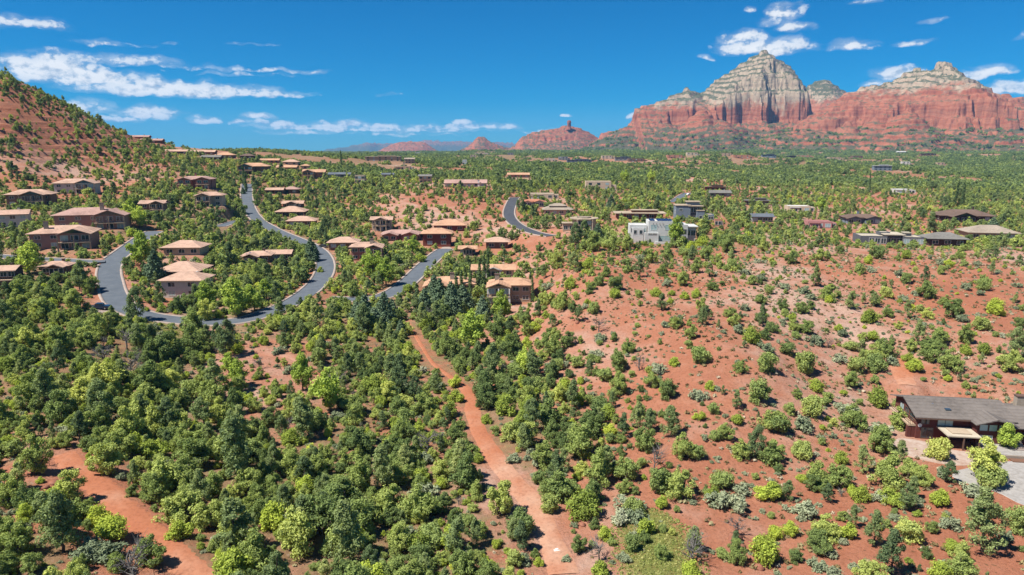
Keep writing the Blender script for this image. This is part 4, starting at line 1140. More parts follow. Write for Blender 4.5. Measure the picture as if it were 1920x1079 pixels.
        def octo(rr, sq=1.0): return [(rr * math.cos(math.radians(22.5 + 45 * i)), dp * .5 + rr * sq * math.sin(math.radians(22.5 + 45 * i))) for i in range(8)]
        part('wall', MB().prism(octo(r), 'z', -5, 5.4), 'wall_sand', H.root)
        part('roof', MB().prism(octo(r + 1.3), 'z', 5.42, 5.8), 'roof_sand', H.root)
        part('roof', MB().prism(octo(r * .6), 'z', 5.82, 6.3), 'roof_greytan', H.root)
        H.last = (-r, r, dp * .5 - r * math.cos(math.radians(22.5)), dp * .5 + r, 0, 5)
        for cx_ in (-1.9, 1.9):
            for zc in (1.5, 4.0): H.window('f', cx_ * r / 6, zc, r * .36, 1.7)
        H.block(-r * 1.25, 1.0, r * .9, 5, 0, 3.4, 'slab', over=.5); H.row('f', 2, 1.5, 1.8, 1.5)
        part('retaining_wall', MB().box(-r * 1.5, r * 1.3, -2.2, -1.7, -6, -.2), 'wall_sand', H.root)
        part('terrace', MB().box(-r * 1.5, r * 1.3, -1.7, 2, -6, -.25), 'wall_stone', H.root)
        for px in (-.6, 0, .6): part('post', MB().box(px * r - .2, px * r + .2, -1.2, -.8, -.2, 5.4), 'wall_cream', H.root)
    elif st == 'modern':
        H.block(-w * .26, 0, w * .36, 9, 0, 7.2, 'slab', over=.3); H.window('l', 3, 4, 2, 1.5); H.window('f', -w * .32, 5.2, 1.6, 1.2)
        H.block(w * .05, 1.2, w * .30, 9, 0, 6.9, 'slab', over=.9, front=1.5, wall='wall_charcoal')
        H.row('f', 3, 5.0, 2.2, 2.4); H.row('f', 3, 1.3, 2.2, 2.0)
        H.block(w * .16, -1.8, w * .18, 4, 0, 4.8, 'slab', over=.2); H.window('f', w * .16, 1.6, 1.4, 1.6)
        H.block(w * .36, .6, w * .3, 8, -.4, 3.2, 'flat'); H.row('f', 2, 1.2, 2.4, 1.4)
        H.block(w * .02, 4, w * .3, 6, 7.3, 1.5, 'slab', over=.6, base=.1)
    elif st == 'modernlow':
        H.block(-w * .28, 0, w * .42, 11, 0, 3.5, 'flat'); H.row('f', 3, 1.5, 2.6, 2.2, -w * .36, -w * .08)
        H.block(w * .05, 1.6, w * .26, 9, 0, 3.9, 'slab', over=.9, front=1.6); H.row('f', 3, 1.4, 2.2, 2.2)
        H.block(w * .33, -.4, w * .32, 10, 0, 3.4, 'flat'); H.row('f', 3, 1.5, 2.3, 2.0)
        H.block(-w * .05, 5, w * .16, 5, 3.5, 1.2, 'flat', base=.6)
        H.block(w * .3, 4, w * .1, 4, 3.4, 1.0, 'slab', over=.2, base=.6)
    elif st == 'solar':
        W_ = w
        H.block(-W_ * .02, 0, W_ * .34, 10, -3.2, 10.4, 'flat')
        for cx_ in (-.115, .085): H.window('f', cx_ * W_, 4.6, W_ * .085, 2.2, curtain=True)
        for i in range(4): part('beam', MB().box(-W_ * .13 + i * W_ * .045, -W_ * .13 + i * W_ * .045 + .16, -.55, -.02, 6.1, 6.3), 'timber', H.root)
        H.window('f', .035 * W_, .0, W_ * .17, 2.2, curtain=True)
        H.block(-W_ * .15, -2.4, W_ * .19, 2.3, -3.2, 5.6, 'flat'); H.window('f', -W_ * .14, 2.0, W_ * .12, .5, curtain=False)
        H.block(-W_ * .32, 3, W_ * .24, 9, 0, 5.2, 'flat'); H.row('f', 3, 2.9, 1.4, 1.8)
        H.block(-W_ * .33, 1.0, W_ * .16, 1.9, 0, 4.0, 'flat'); H.row('f', 2, 2.4, 1.2, 1.6)
        H.block(W_ * .26, 1.5, W_ * .22, 10, 0, 5.6, 'flat'); H.row('f', 2, 2.6, 2.4, 2.2)
        H.block(W_ * .42, 3.0, W_ * .14, 8, 0, 4.6, 'slab', over=.7, front=1.4); H.row('f', 2, 2.0, 1.8, 2.2)
        g = []
        for i in range(9): g += [(-W_ * .165 + i * 1.05, 2.2, 7.12, .25), (-W_ * .165 + i * 1.05, 5.6, 7.12, .25)] if i not in (2,) else []
        for i in range(4): g += [(W_ * .18 + i * 1.05, 3.5, 5.52, .25), (W_ * .18 + i * 1.05, 7.0, 5.52, .25)]
        H.panels(g)
        part('step', MB().box(-W_ * .1, W_ * .1, -3.4, -2.42, -3, -1.2), 'wall_stucco', H.root)
    return H
for i, (h, P) in enumerate(zip(HOUSES, HPOS)):
    build_house(h, P, i)

# ------------------------------------------------------------------ the brown house by the gravel court
H = House('house', (BROWN[0], BROWN[1], BZ), -8, 'weathered', 'barn'); H.root.scale = (.85, .85, .85)
tag(H.root, 'large red-brown timber house with low grey shingle roof beside the gravel court', 'house', 'houses of the hillside settlement')
H.block(9.0, 0, 18, 11.5, 0, 5.5, 'gable_x', .30, 1.0, front=1.4)
H.window('f', 5.6, 4.1, 3.0, 1.8, curtain=True, trim='trim_brown')
H.window('f', 1.6, 4.1, 1.6, 1.4, trim='trim_brown')
for c_ in (2.6, 5.2, 7.9): H.window('l', c_, 4.2, 1.9, 1.7, trim='trim_brown')
H.window('f', 2.2, 1.4, 2.4, 2.3, curtain=False, trim='trim_brown')
d = H.deck(-1.5, -.02, .4, 11, 2.9, 2, True, 'wall_barn', pw=.4, base=3.4)
H.block(13.9, -2.6, 6.6, 6, 0, 5.2, 'gable_y', .30, .8, front=1.2, wall='wall_barn')
for c_ in (11.9, 13.7, 15.6): H.window('f', c_, 4.2, 1.5, 1.3, curtain=True, trim='trim_brown')
H.window('f', 12.6, 1.3, 2.3, 2.3, curtain=True, trim='trim_white')
part('stone_facing', MB().box(10.7, 17.1, -2.68, -2.605, -.3, 2.5), 'wall_stone', H.root) if False else None
H.block(23.5, -1.5, 11, 13, 0, 4.6, 'gable_x', .28, 1.0, front=1.3)
H.window('f', 20.0, 2.0, 2.4, 2.2, trim='trim_brown')
H.block(24.5, -4.5, 7.4, 8, 0, 4.2, 'gable_y', .32, .8, front=1.4)
for c_ in (22.5, 24.6, 26.7): H.window('f', c_, 1.9, 1.7, 1.9, curtain=True, trim='trim_white')
H.gable_glass(24.5, 7.4, 4.2, .32, -4.5)
cp = part('carport_roof', MB().box(3.9, 10.4, -5.4, -.05, 2.85, 3.1), 'roof_cream', H.root)
add('roof_panel', MB().box(5.2, 9.0, -4.2, -1.2, 3.105, 3.3).mesh('roof_panel', MATS['roof_sand']), cp)
for px, py in ((4.1, -5.2), (7.1, -5.2), (10.1, -5.2)): add('post', MB().box(px - .12, px + .12, py - .12, py + .12, -.5, 2.84).mesh('post', MATS['trim_brown']), cp)
pt_ = part('patio', MB().box(10.8, 19.6, -8.4, -2.7, -.6, .75), 'concrete' if False else 'wall_stone', H.root)
add('paving', MB().box(11.1, 19.3, -8.1, -2.72, .752, .80).mesh('paving', MATS['gravel']), pt_)
for i in range(6): add('step', MB().box(16.4, 19.0, -5.6 + i * .5, -5.1 + i * .5 - .02, .8, 1.0 + i * .2).mesh('step', MATS['concrete']), pt_)
bd = part('flower_bed', MB().box(14.2, 20.6, -10.0, -8.45, -.5, .25), 'timber', H.root)
H.chimney(23.4, 6.6, 2.0, 8.4, 1.0)
part('fascia', MB().box(-.98, 10.4, -1.46, -1.405, 4.93, 5.22), 'trim_brown', H.root)
for (vx, vy) in ((4, 3.2), (8.5, 4.0), (21, 3.4)): part('roof_vent', MB().box(vx, vx + .35, vy, vy + .35, 6.0, 6.9 if vx < 20 else 5.9), 'metal', H.root)
part('skylight', MB().box(6.0, 7.1, 1.2, 2.2, 6.0, 6.42), 'glass', H.root)
part('door', MB().box(18.0, 19.0, -1.58, -1.5, 1.0, 3.2), 'trim_brown', H.root)
dish = MB(); n = 10
V = [(0, 0, 0)] + [(math.cos(i / n * math.tau) * .42, -.14, math.sin(i / n * math.tau) * .42) for i in range(n)] + [(0, -.03, 0)] + [(math.cos(i / n * math.tau) * .42, -.18, math.sin(i / n * math.tau) * .42) for i in range(n)]
Fc = [(0, i + 1, (i + 1) % n + 1) for i in range(n)] + [(n + 1, n + 2 + (i + 1) % n, n + 2 + i) for i in range(n)] + [(i + 1, n + 2 + i, n + 2 + (i + 1) % n, (i + 1) % n + 1) for i in range(n)]
dish.raw([(a + .3, b - .6, c + 3.3) for a, b, c in V], Fc); dish.box(.26, .34, -.62, -.02, 3.26, 3.34)
part('satellite_dish', dish, 'trim_white', H.root)

# ------------------------------------------------------------------ vehicles
gloss('truck_paint', (.012, .035, .075), .25, .6); gloss('rubber', (.02, .02, .02), .8, .2); gloss('white_paint', (.72, .72, .72), .3, .5); gloss('dark_paint', (.03, .03, .033), .3, .5)
gloss('lamp', (.5, .08, .05), .3, .5)
def vehicle(name, loc, rot, prof, cab, W_, L, paint, label, cat, bed=None):
    """prof: side outline of the body (x, z); cab: side outline of the glazed part."""
    r = bpy.data.objects.new(name, None); COL.objects.link(r); r.location = loc; r.rotation_euler = (0, 0, math.radians(rot))
    part('body', MB().prism(prof, 'y', -W_ / 2, W_ / 2), paint, r)
    c = part('cabin', MB().prism(cab, 'y', -W_ / 2 + .12, W_ / 2 - .12), paint, r)
    x0 = min(p[0] for p in cab); x1 = max(p[0] for p in cab); z0 = min(p[1] for p in cab); z1 = max(p[1] for p in cab)
    cx = sum(p[0] for p in cab) / len(cab); cz = (z0 + z1) / 2
    g = [(cx + (p[0] - cx) * .84, cz + (p[1] - cz) * .66) for p in cab]
    add('side_window', MB().prism(g, 'y', -W_ / 2 + .09, W_ / 2 - .09).mesh('side_window', MATS['glass']), c)
    add('windscreen', MB().box(x1 - .5, x1 - .1, -W_ / 2 + .3, W_ / 2 - .3, z0 + .1, z1 - .12).mesh('windscreen', MATS['glass']), c)
    if bed:
        part('bed', MB().box(*bed), 'dark_paint', r)
    for sx in (-1, 1):
        for sy in (-1, 1):
            n = 14; R = .39
            ring = [(sx * L * .31 + R * math.cos(i / n * math.tau), R + R * math.sin(i / n * math.tau)) for i in range(n)]
            w = part('wheel', MB().prism(ring, 'y', sy * (W_ / 2 - .22), sy * (W_ / 2 + .03)), 'rubber', r)
            hub = [(sx * L * .31 + R * .55 * math.cos(i / n * math.tau), R + R * .55 * math.sin(i / n * math.tau)) for i in range(n)]
            add('rim', MB().prism(hub, 'y', sy * (W_ / 2 + .035), sy * (W_ / 2 + .05)).mesh('rim', MATS['metal']), w)
    for sy in (-1, 1):
        part('headlight', MB().box(L / 2 - .02, L / 2 + .03, sy * W_ * .36 - .2, sy * W_ * .36 + .2, .75, .95), 'trim_white', r)
        part('tail_light', MB().box(-L / 2 - .03, -L / 2 + .02, sy * W_ * .42 - .1, sy * W_ * .42 + .1, .75, 1.0), 'lamp', r)
    part('bumper', MB().box(L / 2 - .05, L / 2 + .12, -W_ / 2 + .05, W_ / 2 - .05, .42, .62), 'metal', r)
    tag(r, label, cat)
    return r
g = ground_at([186], [573])[0]
TR = (float(g[0]), float(g[1]), float(zf(g[0], g[1])) + .12)
vehicle('pickup_truck', TR, 8, [(-2.95, .5), (2.9, .45), (2.95, .95), (2.85, 1.12), (1.25, 1.2), (-.95, 1.2), (-1.0, 1.15), (-2.95, 1.15)],
        [(-.95, 1.2), (1.3, 1.2), (.7, 1.86), (-.75, 1.88)], 1.95, 5.9, 'truck_paint', 'dark blue pickup truck parked on the pale apron beside the road bend', 'pickup truck', (-2.8, -1.15, -.78, .78, 1.151, 1.16))
car_prof = [(-2.2, .4), (2.2, .4), (2.25, .75), (1.2, .95), (-2.1, .98), (-2.25, .7)]
car_cab = [(-1.7, .96), (1.1, .95), (.45, 1.45), (-1.1, 1.47)]
for (u, v, rot, pm, lab) in [(607, 463, -20, 'dark_paint', 'small dark car on the drive right of the road bend'), (1292, 367, 30, 'white_paint', 'white car parked at the top of the lane behind the blue-grey house')]:
    g = ground_at([u], [v])[0]
    vehicle('parked_car', (float(g[0]), float(g[1]), float(zf(g[0], g[1])) + .1), rot, car_prof, car_cab, 1.8, 4.5, pm, lab, 'car')
g = ground_at([1044], [1032])[0]
sl = MB().box(-.45, .45, -.3, .3, -.3, .10); sl.box(-.2, .2, -.15, .15, .12, .2)
o = add('concrete_slab', sl.mesh('concrete_slab', MATS['trim_white']), None, (float(g[0]), float(g[1]), float(zf(g[0], g[1]))), .3)
tag(o, 'small square pale slab lying on the soil beside the earth trail', 'slab')
# ------------------------------------------------------------------ foliage materials; 'tone' is each plant's own shade of leaf
GAIN = (2.56, 2.52, 2.85)
def leaf_mat(name, stops, trans=0.32, scale=0.7):
    m, T = new_mat(name)
    tone = T.n('ShaderNodeAttribute', attribute_name='tone', attribute_type='INSTANCER').outputs['Fac']
    oc = T.n('ShaderNodeTexCoord').outputs['Object']
    nz = T.noise(oc, scale, 3, 0.6)
    f = T.m('ADD', tone, T.m('MULTIPLY', T.m('SUBTRACT', nz, 0.5), 0.55), clamp=True)
    c = T.ramp(f, [(p_, tuple(v_ * g_ for v_, g_ in zip(c_, GAIN))) for p_, c_ in stops])
    isl = T.n('ShaderNodeNewGeometry').outputs['Random Per Island']
    c = T.mix(1.0, c, T.ramp(isl, [(0.0, (.72, .74, .7)), (0.5, (1, 1, 1)), (1.0, (1.32, 1.26, 1.2))]), 'MULTIPLY')
    d = T.n('ShaderNodeBsdfDiffuse', {'Color': c})
    t = T.n('ShaderNodeBsdfTranslucent', {'Color': T.mix(1.0, c, (1.15, 1.1, .6), 'MULTIPLY')})
    mx = T.n('ShaderNodeMixShader', {0: trans}); T.link(d.outputs[0], mx.inputs[1]); T.link(t.outputs[0], mx.inputs[2])
    o = T.n('ShaderNodeOutputMaterial'); T.link(mx.outputs[0], o.inputs[0])
    MATS[name] = m
leaf_mat('juniper_leaf', [(0.0, (.060, .085, .028)), (0.35, (.100, .130, .036)), (0.7, (.150, .178, .046)), (1.0, (.205, .225, .055))])
leaf_mat('pinyon_leaf', [(0.0, (.052, .075, .032)), (0.4, (.088, .115, .042)), (0.8, (.130, .155, .055)), (1.0, (.165, .185, .062))])
leaf_mat('manzanita_leaf', [(0.0, (.088, .115, .022)), (0.4, (.128, .160, .026)), (0.8, (.170, .205, .028)), (1.0, (.215, .235, .034))], .3)
leaf_mat('sage_leaf', [(0.0, (.070, .088, .045)), (0.4, (.096, .112, .060)), (0.8, (.125, .138, .078)), (1.0, (.165, .165, .105))], .15)
leaf_mat('oak_leaf', [(0.0, (.068, .094, .030)), (0.4, (.105, .135, .040)), (0.8, (.150, .178, .050)), (1.0, (.200, .215, .055))])
leaf_mat('spruce_leaf', [(0.0, (.038, .058, .028)), (0.5, (.054, .078, .040)), (1.0, (.080, .104, .060))], .12)
leaf_mat('cypress_leaf', [(0.0, (.032, .050, .018)), (1.0, (.058, .080, .028))], .12)
leaf_mat('poplar_leaf', [(0.0, (.110, .150, .026)), (0.5, (.145, .190, .034)), (1.0, (.190, .230, .042))], .35)
leaf_mat('yellow_leaf', [(0.0, (.34, .26, .02)), (1.0, (.50, .40, .04))], .3)
leaf_mat('grass_leaf', [(0.0, (.060, .045, .022)), (0.4, (.095, .075, .032)), (0.75, (.13, .12, .06)), (1.0, (.21, .18, .12))], .2)
noisy('bark', [(0.3, (.085, .062, .048)), (0.7, (.19, .15, .12))], 4.0, .95, .02, obj=True)
noisy('dead_wood', [(0.3, (.16, .145, .13)), (0.7, (.32, .295, .27))], 4.0, .95, .02, obj=True)
noisy('red_rock', [(0.3, (.27, .095, .058)), (0.6, (.42, .185, .12)), (0.8, (.52, .30, .22))], 1.2, .95, .06, obj=True)

# ------------------------------------------------------------------ plant shapes
def leaves(rng, cen, rad, n, size, up=0.25, shell=0.55, aspect=1.8, flat=1.0):
    """n small leaf sprays per clump, spread through the clump's outer volume, facing outwards."""
    k = len(cen)
    c = np.repeat(cen, n, 0); r = np.repeat(rad, n)
    d = rng.normal(size=(k * n, 3)); d /= np.linalg.norm(d, axis=1)[:, None]
    rr = r * (shell + (1.08 - shell) * rng.random(k * n) ** .6) * np.where(rng.random(k * n) < .10, rng.uniform(1.05, 1.35, k * n), 1.0)
    p = c + d * rr[:, None] * np.array([1, 1, flat])
    nm = d * .75 + rng.normal(size=d.shape) * .5 + np.array([0, 0, up]); nm /= np.linalg.norm(nm, axis=1)[:, None]
    t = np.cross(nm, rng.normal(size=d.shape)); t /= np.maximum(np.linalg.norm(t, axis=1)[:, None], 1e-6)
    b = np.cross(nm, t)
    s = size * rng.uniform(.6, 1.35, k * n)[:, None]
    t = t * s * aspect / 2; b = b * s / 2
    V = np.stack([p - t, p + b * .9 - t * .1, p + t, p - b * .9 + t * .1], 1).reshape(-1, 3)
    Fc = np.arange(k * n * 4).reshape(-1, 4)
    return V, Fc
_ico = None
def cores(cen, rad, f=.6, flat=1.0):
    """Dense inner mass of each clump."""
    global _ico
    if _ico is None:
        import bmesh as _b
        bm = _b.new(); _b.ops.create_icosphere(bm, subdivisions=1, radius=1.0)
        bm.verts.index_update(); _ico = (np.array([v.co[:] for v in bm.verts]), np.array([[v.index for v in q.verts] for q in bm.faces])); bm.free()
    V = (cen[:, None] + _ico[0][None] * (rad * f)[:, None, None] * np.array([1, 1, flat])).reshape(-1, 3)
    Fc = (_ico[1][None] + (np.arange(len(cen)) * len(_ico[0]))[:, None, None]).reshape(-1, 3)
    Fc = np.column_stack([Fc, Fc[:, 2]])
    return V, Fc
def tube(pts, rads, n=5):
    V = []; Fc = []
    for k, (p, r) in enumerate(zip(pts, rads)):
        p = np.array(p, float)
        q = np.array(pts[min(k + 1, len(pts) - 1)], float) - np.array(pts[max(k - 1, 0)], float)
        q /= max(np.linalg.norm(q), 1e-6)
        a = np.cross(q, [0.3, 0.9, 0.1]); a /= max(np.linalg.norm(a), 1e-6); b = np.cross(q, a)
        for i in range(n):
            V.append(p + r * (a * math.cos(i / n * math.tau) + b * math.sin(i / n * math.tau)))
    for k in range(len(pts) - 1):
        for i in range(n):
            Fc.append((k * n + i, k * n + (i + 1) % n, (k + 1) * n + (i + 1) % n, (k + 1) * n + i))
    return np.array(V), np.array(Fc)
def limb(rng, a, b, r0, r1, seg=4, wob=.12):
    a = np.array(a, float); b = np.array(b, float); L = np.linalg.norm(b - a)
    pts = [a + (b - a) * t + (rng.normal(size=3) * wob * L * (0 if i in (0, seg) else .5)) for i, t in enumerate(np.linspace(0, 1, seg + 1))]
    return tube(pts, np.linspace(r0, r1, seg + 1))
def merge(parts):
    V = []; Fc = []; o = 0
    for v, f in parts:
        V.append(v); Fc.append(f + o); o += len(v)
    return np.concatenate(V), np.concatenate(Fc)
def ellipsoid_clumps(rng, n, w, h, z0, rmin, rmax, top=.5, lump=.35):
    """Clump centres filling an irregular crown: width w, from z0 to z0+h."""
    lob = rng.normal(size=(5, 3)); lob /= np.linalg.norm(lob, axis=1)[:, None]
    out = []; rad = []
    while len(out) < n:
        d = rng.normal(size=3); d /= np.linalg.norm(d)
        s = rng.random() ** .42
        L = 1 - lump * .5 + lump * np.max(lob @ d) * rng.uniform(.8, 1.1)
        p = d * s * L
        r = rng.uniform(rmin, rmax)
        z = z0 + h * (.5 + p[2] * .5)
        nar = 1 - top * max(0, p[2]) ** 1.5
        out.append((p[0] * (w / 2 - r * .6) * nar, p[1] * (w / 2 - r * .6) * nar, max(z, z0 + r * .3))); rad.append(r)
    return np.array(out), np.array(rad)
def lobed_clumps(rng, n, w, h, rmin, rmax):
    """Several leaning sub-crowns of unequal height on one foot."""
    L = rng.integers(3, 6); a0 = rng.random() * math.tau; cen = []; rad = []
    lobes = []
    for i in range(L):
        a = a0 + i / L * math.tau + rng.normal() * .3; q = w * rng.uniform(.12, .30) * (0 if i == 0 else 1)
        top = h * (1 if i == 0 else rng.uniform(.55, .95)); wd = w * rng.uniform(.22, .34)
        lobes.append((q * math.cos(a), q * math.sin(a), top, wd))
    for j in range(n):
        x, y, top, wd = lobes[j % L]
        t = rng.random() ** .75; d = rng.normal(size=2); d /= np.linalg.norm(d); pr = np.interp(t, [0, .3, .75, 1], [.75, 1, .75, .2])
        q = wd * pr * math.sqrt(rng.random()) * 1.05; r = rng.uniform(rmin, rmax) * np.interp(t, [0, 1], [1.1, .8])
        cen.append((x + d[0] * q, y + d[1] * q, max(r * .5, top * (.10 + .86 * t)))); rad.append(r)
    return np.array(cen), np.array(rad)
def tree_shape(kind, seed, lod):
    """Returns crown (V, F) and wood (V, F) of a plant about 1 unit = 1 metre at its nominal size."""
    rng = np.random.default_rng(seed * 7 + hash(kind) % 1 + sum(map(ord, kind)))
    wood = []
    if kind == 'juniper':
        w = rng.uniform(3.6, 4.6); h = rng.uniform(3.4, 4.6)
        n = (58, 20, 9)[lod]
        cen, rad = lobed_clumps(rng, n, w, h, *((.28, .66), (.5, .95), (.85, 1.2))[lod])
        lv = leaves(rng, cen, rad, (120, 34, 9)[lod], (.135, .34, .85)[lod])
        for i in range((9, 3, 0)[lod]):
            wood.append(limb(rng, rng.normal(size=3) * [.15, .15, 0], cen[i], .13, .04))
    elif kind == 'pinyon':
        w = rng.uniform(3.0, 3.8); h = rng.uniform(4.6, 6.0)
        n = (46, 20, 9)[lod]
        z = rng.random(n) ** .8; ang = rng.random(n) * math.tau
        prof = np.interp(z, [0, .25, .6, 1], [.75, 1.0, .72, .12])
        rr = prof * w / 2 * np.sqrt(rng.random(n)) * rng.uniform(.75, 1.1, n)
        cen = np.stack([rr * np.cos(ang), rr * np.sin(ang), h * .14 + z * h * .82], 1)
        rad = rng.uniform(*((.32, .62), (.5, .85), (.75, 1.1))[lod], n) * np.interp(z, [0, 1], [1.1, .7])
        lv = leaves(rng, cen, rad, (110, 30, 9)[lod], (.125, .34, .8)[lod], shell=.35)
        wood.append(limb(rng, (0, 0, -.4), (rng.normal() * .15, rng.normal() * .15, h * .93), .15, .03, 5, .05))
        for i in range((9, 3, 0)[lod]):
            wood.append(limb(rng, (0, 0, cen[i][2] * .8), cen[i], .05, .02, 2))
    elif kind == 'manzanita':
        w = rng.uniform(2.3, 2.9); h = rng.uniform(1.5, 1.9)
        n = (26, 12, 6)[lod]
        cen, rad = ellipsoid_clumps(rng, n, w, h * .95, h * .02, *((.32, .55), (.42, .7), (.6, .9))[lod], top=.2, lump=.35)
        lv = leaves(rng, cen, rad, (120, 32, 9)[lod], (.12, .28, .6)[lod], up=.5)
        for i in range((5, 2, 0)[lod]): wood.append(limb(rng, (0, 0, -.2), cen[i], .06, .02, 3))
    elif kind == 'sage':
        w = rng.uniform(1.7, 2.3); h = rng.uniform(.8, 1.15)
        n = (18, 8, 4)[lod]
        cen, rad = ellipsoid_clumps(rng, n, w, h, 0, *((.22, .4), (.32, .52), (.5, .75))[lod], top=.1, lump=.8)
        lv = leaves(rng, cen, rad, (70, 24, 8)[lod], (.12, .26, .5)[lod], up=.6, aspect=2.4, shell=.3)
        for i in range((5, 2, 0)[lod]): wood.append(limb(rng, (0, 0, -.2), cen[i], .035, .012, 3))
    elif kind == 'oak':
        w = rng.uniform(2.6, 3.4); h = rng.uniform(2.0, 2.8)
        n = (34, 14, 7)[lod]
        cen, rad = ellipsoid_clumps(rng, n, w, h * .95, h * .03, *((.32, .6), (.45, .8), (.7, 1.0))[lod], top=.3, lump=.55)
        lv = leaves(rng, cen, rad, (110, 30, 9)[lod], (.135, .33, .7)[lod])
        for i in range((5, 2, 0)[lod]): wood.append(limb(rng, (0, 0, -.2), cen[i], .08, .025, 3))
    elif kind == 'spruce':
        h = rng.uniform(5.6, 6.6); w = 4.1
        cen = []; rad = []
        lev = (13, 9, 5)[lod]
        for i in range(lev):
            z = i / lev; r = w / 2 * (1 - z) ** .85 + .15; m = max(3, int((9, 6, 4)[lod] * (1 - z * .7)))
            for j in range(m):
                a = j / m * math.tau + i * 1.1 + rng.normal() * .15; rr = r * rng.uniform(.62, .9)
                cen.append((rr * math.cos(a), rr * math.sin(a), h * .06 + z * h * .92)); rad.append(max(.3, r * .36 + .18))
        cen.append((0, 0, h * .97)); rad.append(.3)
        cen = np.array(cen); rad = np.array(rad)
        lv = leaves(rng, cen, rad, (46, 18, 9)[lod], (.24, .42, .8)[lod], up=.5, flat=.62)
        wood.append(limb(rng, (0, 0, -.4), (0, 0, h * .95), .2, .03, 4, .01))
    elif kind == 'cypress':
        h = rng.uniform(7.5, 9.5); w = 1.15
        n = (26, 14, 8)[lod]; z = np.linspace(0, 1, n)
        pr = np.interp(z, [0, .15, .6, 1], [.6, 1, .85, .2])
        cen = np.stack([rng.normal(size=n) * .1, rng.normal(size=n) * .1, .5 + z * (h - .7)], 1); rad = pr * w / 2 * rng.uniform(.85, 1.1, n)
        lv = leaves(rng, cen, rad, (52, 22, 10)[lod], (.2, .36, .6)[lod], up=.6, flat=1.4)
        wood.append(limb(rng, (0, 0, -.4), (0, 0, h * .9), .12, .03, 3, .01))
    elif kind == 'poplar':
        w = rng.uniform(4.2, 5.2); h = rng.uniform(5.2, 6.6)
        n = (48, 20, 9)[lod]
        cen, rad = ellipsoid_clumps(rng, n, w, h * .8, h * .2, *((.45, .85), (.65, 1.1), (.9, 1.3))[lod], top=.5, lump=.7)
        lv = leaves(rng, cen, rad, (80, 26, 9)[lod], (.22, .42, .85)[lod], shell=.45)
        wood.append(limb(rng, (0, 0, -.4), (0, 0, h * .7), .2, .05, 4, .05))
        for i in range((7, 3, 0)[lod]): wood.append(limb(rng, (0, 0, h * .25), cen[i], .08, .03, 3))
    elif kind == 'dead':
        h = rng.uniform(2.6, 3.6)
        wood.append(limb(rng, (0, 0, -.3), (rng.normal() * .3, rng.normal() * .3, h * .6), .13, .05, 4, .08))
        for i in range((16, 9, 5)[lod]):
            z = rng.uniform(.12, .6) * h; a = rng.random() * math.tau; L = rng.uniform(.7, 1.6)
            e = np.array((L * math.cos(a), L * math.sin(a), z + L * rng.uniform(.3, 1.1)))
            wood.append(limb(rng, (0, 0, z), e, .05, .016, 3, .2))
            for j in range(5):
                e2 = e + rng.normal(size=3) * [.45, .45, .3] + [0, 0, .15]
                wood.append(limb(rng, e * .6 + np.array([0, 0, z]) * .4, e2, .022, .006, 2, .2))
        return None, merge(wood)
    elif kind == 'tuft':
        n = 16; cen = np.zeros((1, 3)); cen[0, 2] = .08; rad = np.array([.3])
        lv = leaves(rng, cen, rad, 26, .2, up=.2, aspect=2.2, flat=.7, shell=.2)
        return lv, None
    cr = cores(cen, rad, .42, .62 if kind == 'spruce' else 1.0)
    crown = merge([lv, cr]) if lod < 2 else lv
    return crown, (merge(wood) if wood else None)
LEAF = dict(juniper='juniper_leaf', pinyon='pinyon_leaf', manzanita='manzanita_leaf', sage='sage_leaf', oak='oak_leaf', spruce='spruce_leaf', cypress='cypress_leaf', poplar='poplar_leaf', tuft='grass_leaf', dead='dead_wood')
NVAR = dict(juniper=7, pinyon=6, manzanita=4, sage=5, oak=5, spruce=3, cypress=3, poplar=3, dead=4, tuft=5)
# nominal width and height used to size a plant from what the photograph shows
NOMW = dict(juniper=4.3, pinyon=3.5, manzanita=2.8, sage=2.1, oak=3.2, spruce=4.2, cypress=1.15, poplar=4.8, dead=2.9, tuft=.6)
CROWN = {}; WOODM = {}
for k in ('juniper', 'pinyon', 'manzanita', 'sage', 'oak', 'spruce', 'cypress', 'poplar', 'dead'):
    for s in range(NVAR[k]):
        cr, wd = tree_shape(k, s + 1, 0)
        CROWN[k, s] = mesh_np('crown', cr[0], cr[1], [MATS[LEAF[k]]]) if cr is not None else None
        WOODM[k, s] = mesh_np('trunk', wd[0], wd[1], [MATS['dead_wood' if k == 'dead' else 'bark']], smooth=True) if wd is not None else None
def source(col, name, parts):
    """A whole plant as one mesh, for the growth too far or too many to single out."""
    V = []; Fc = []; mi = []; o = 0
    for i, (v, f, _) in enumerate(parts):
        V.append(v); Fc.append(f + o); mi += [i] * len(f); o += len(v)
    me = mesh_np(name, np.concatenate(V), np.concatenate(Fc), [p[2] for p in parts], mi=mi)
    ob = bpy.data.objects.new(name, me); col.objects.link(ob)
SRC = {}
def make_sources(kind, lod, nvar):
    lods = lod if isinstance(lod, tuple) else (lod,)
    col = bpy.data.collections.new('%s_%d' % (kind, lods[0]))
    for s in range(nvar * len(lods)):
        lod_ = lods[s // nvar]
        cr, wd = tree_shape(kind, s % nvar + 1, lod_)
        ps = []
        if cr is not None: ps.append((*cr, MATS[LEAF[kind]]))
        if wd is not None: ps.append((*wd, MATS['dead_wood' if kind == 'dead' else 'bark']))
        source(col, '%s_%02d' % (kind, s), ps)
    SRC[kind, lods[0]] = (col, nvar)
for k in ('juniper', 'pinyon', 'oak', 'manzanita', 'sage'):
    make_sources(k, (0, 1), NVAR[k])
make_sources('tuft', 0, 5)
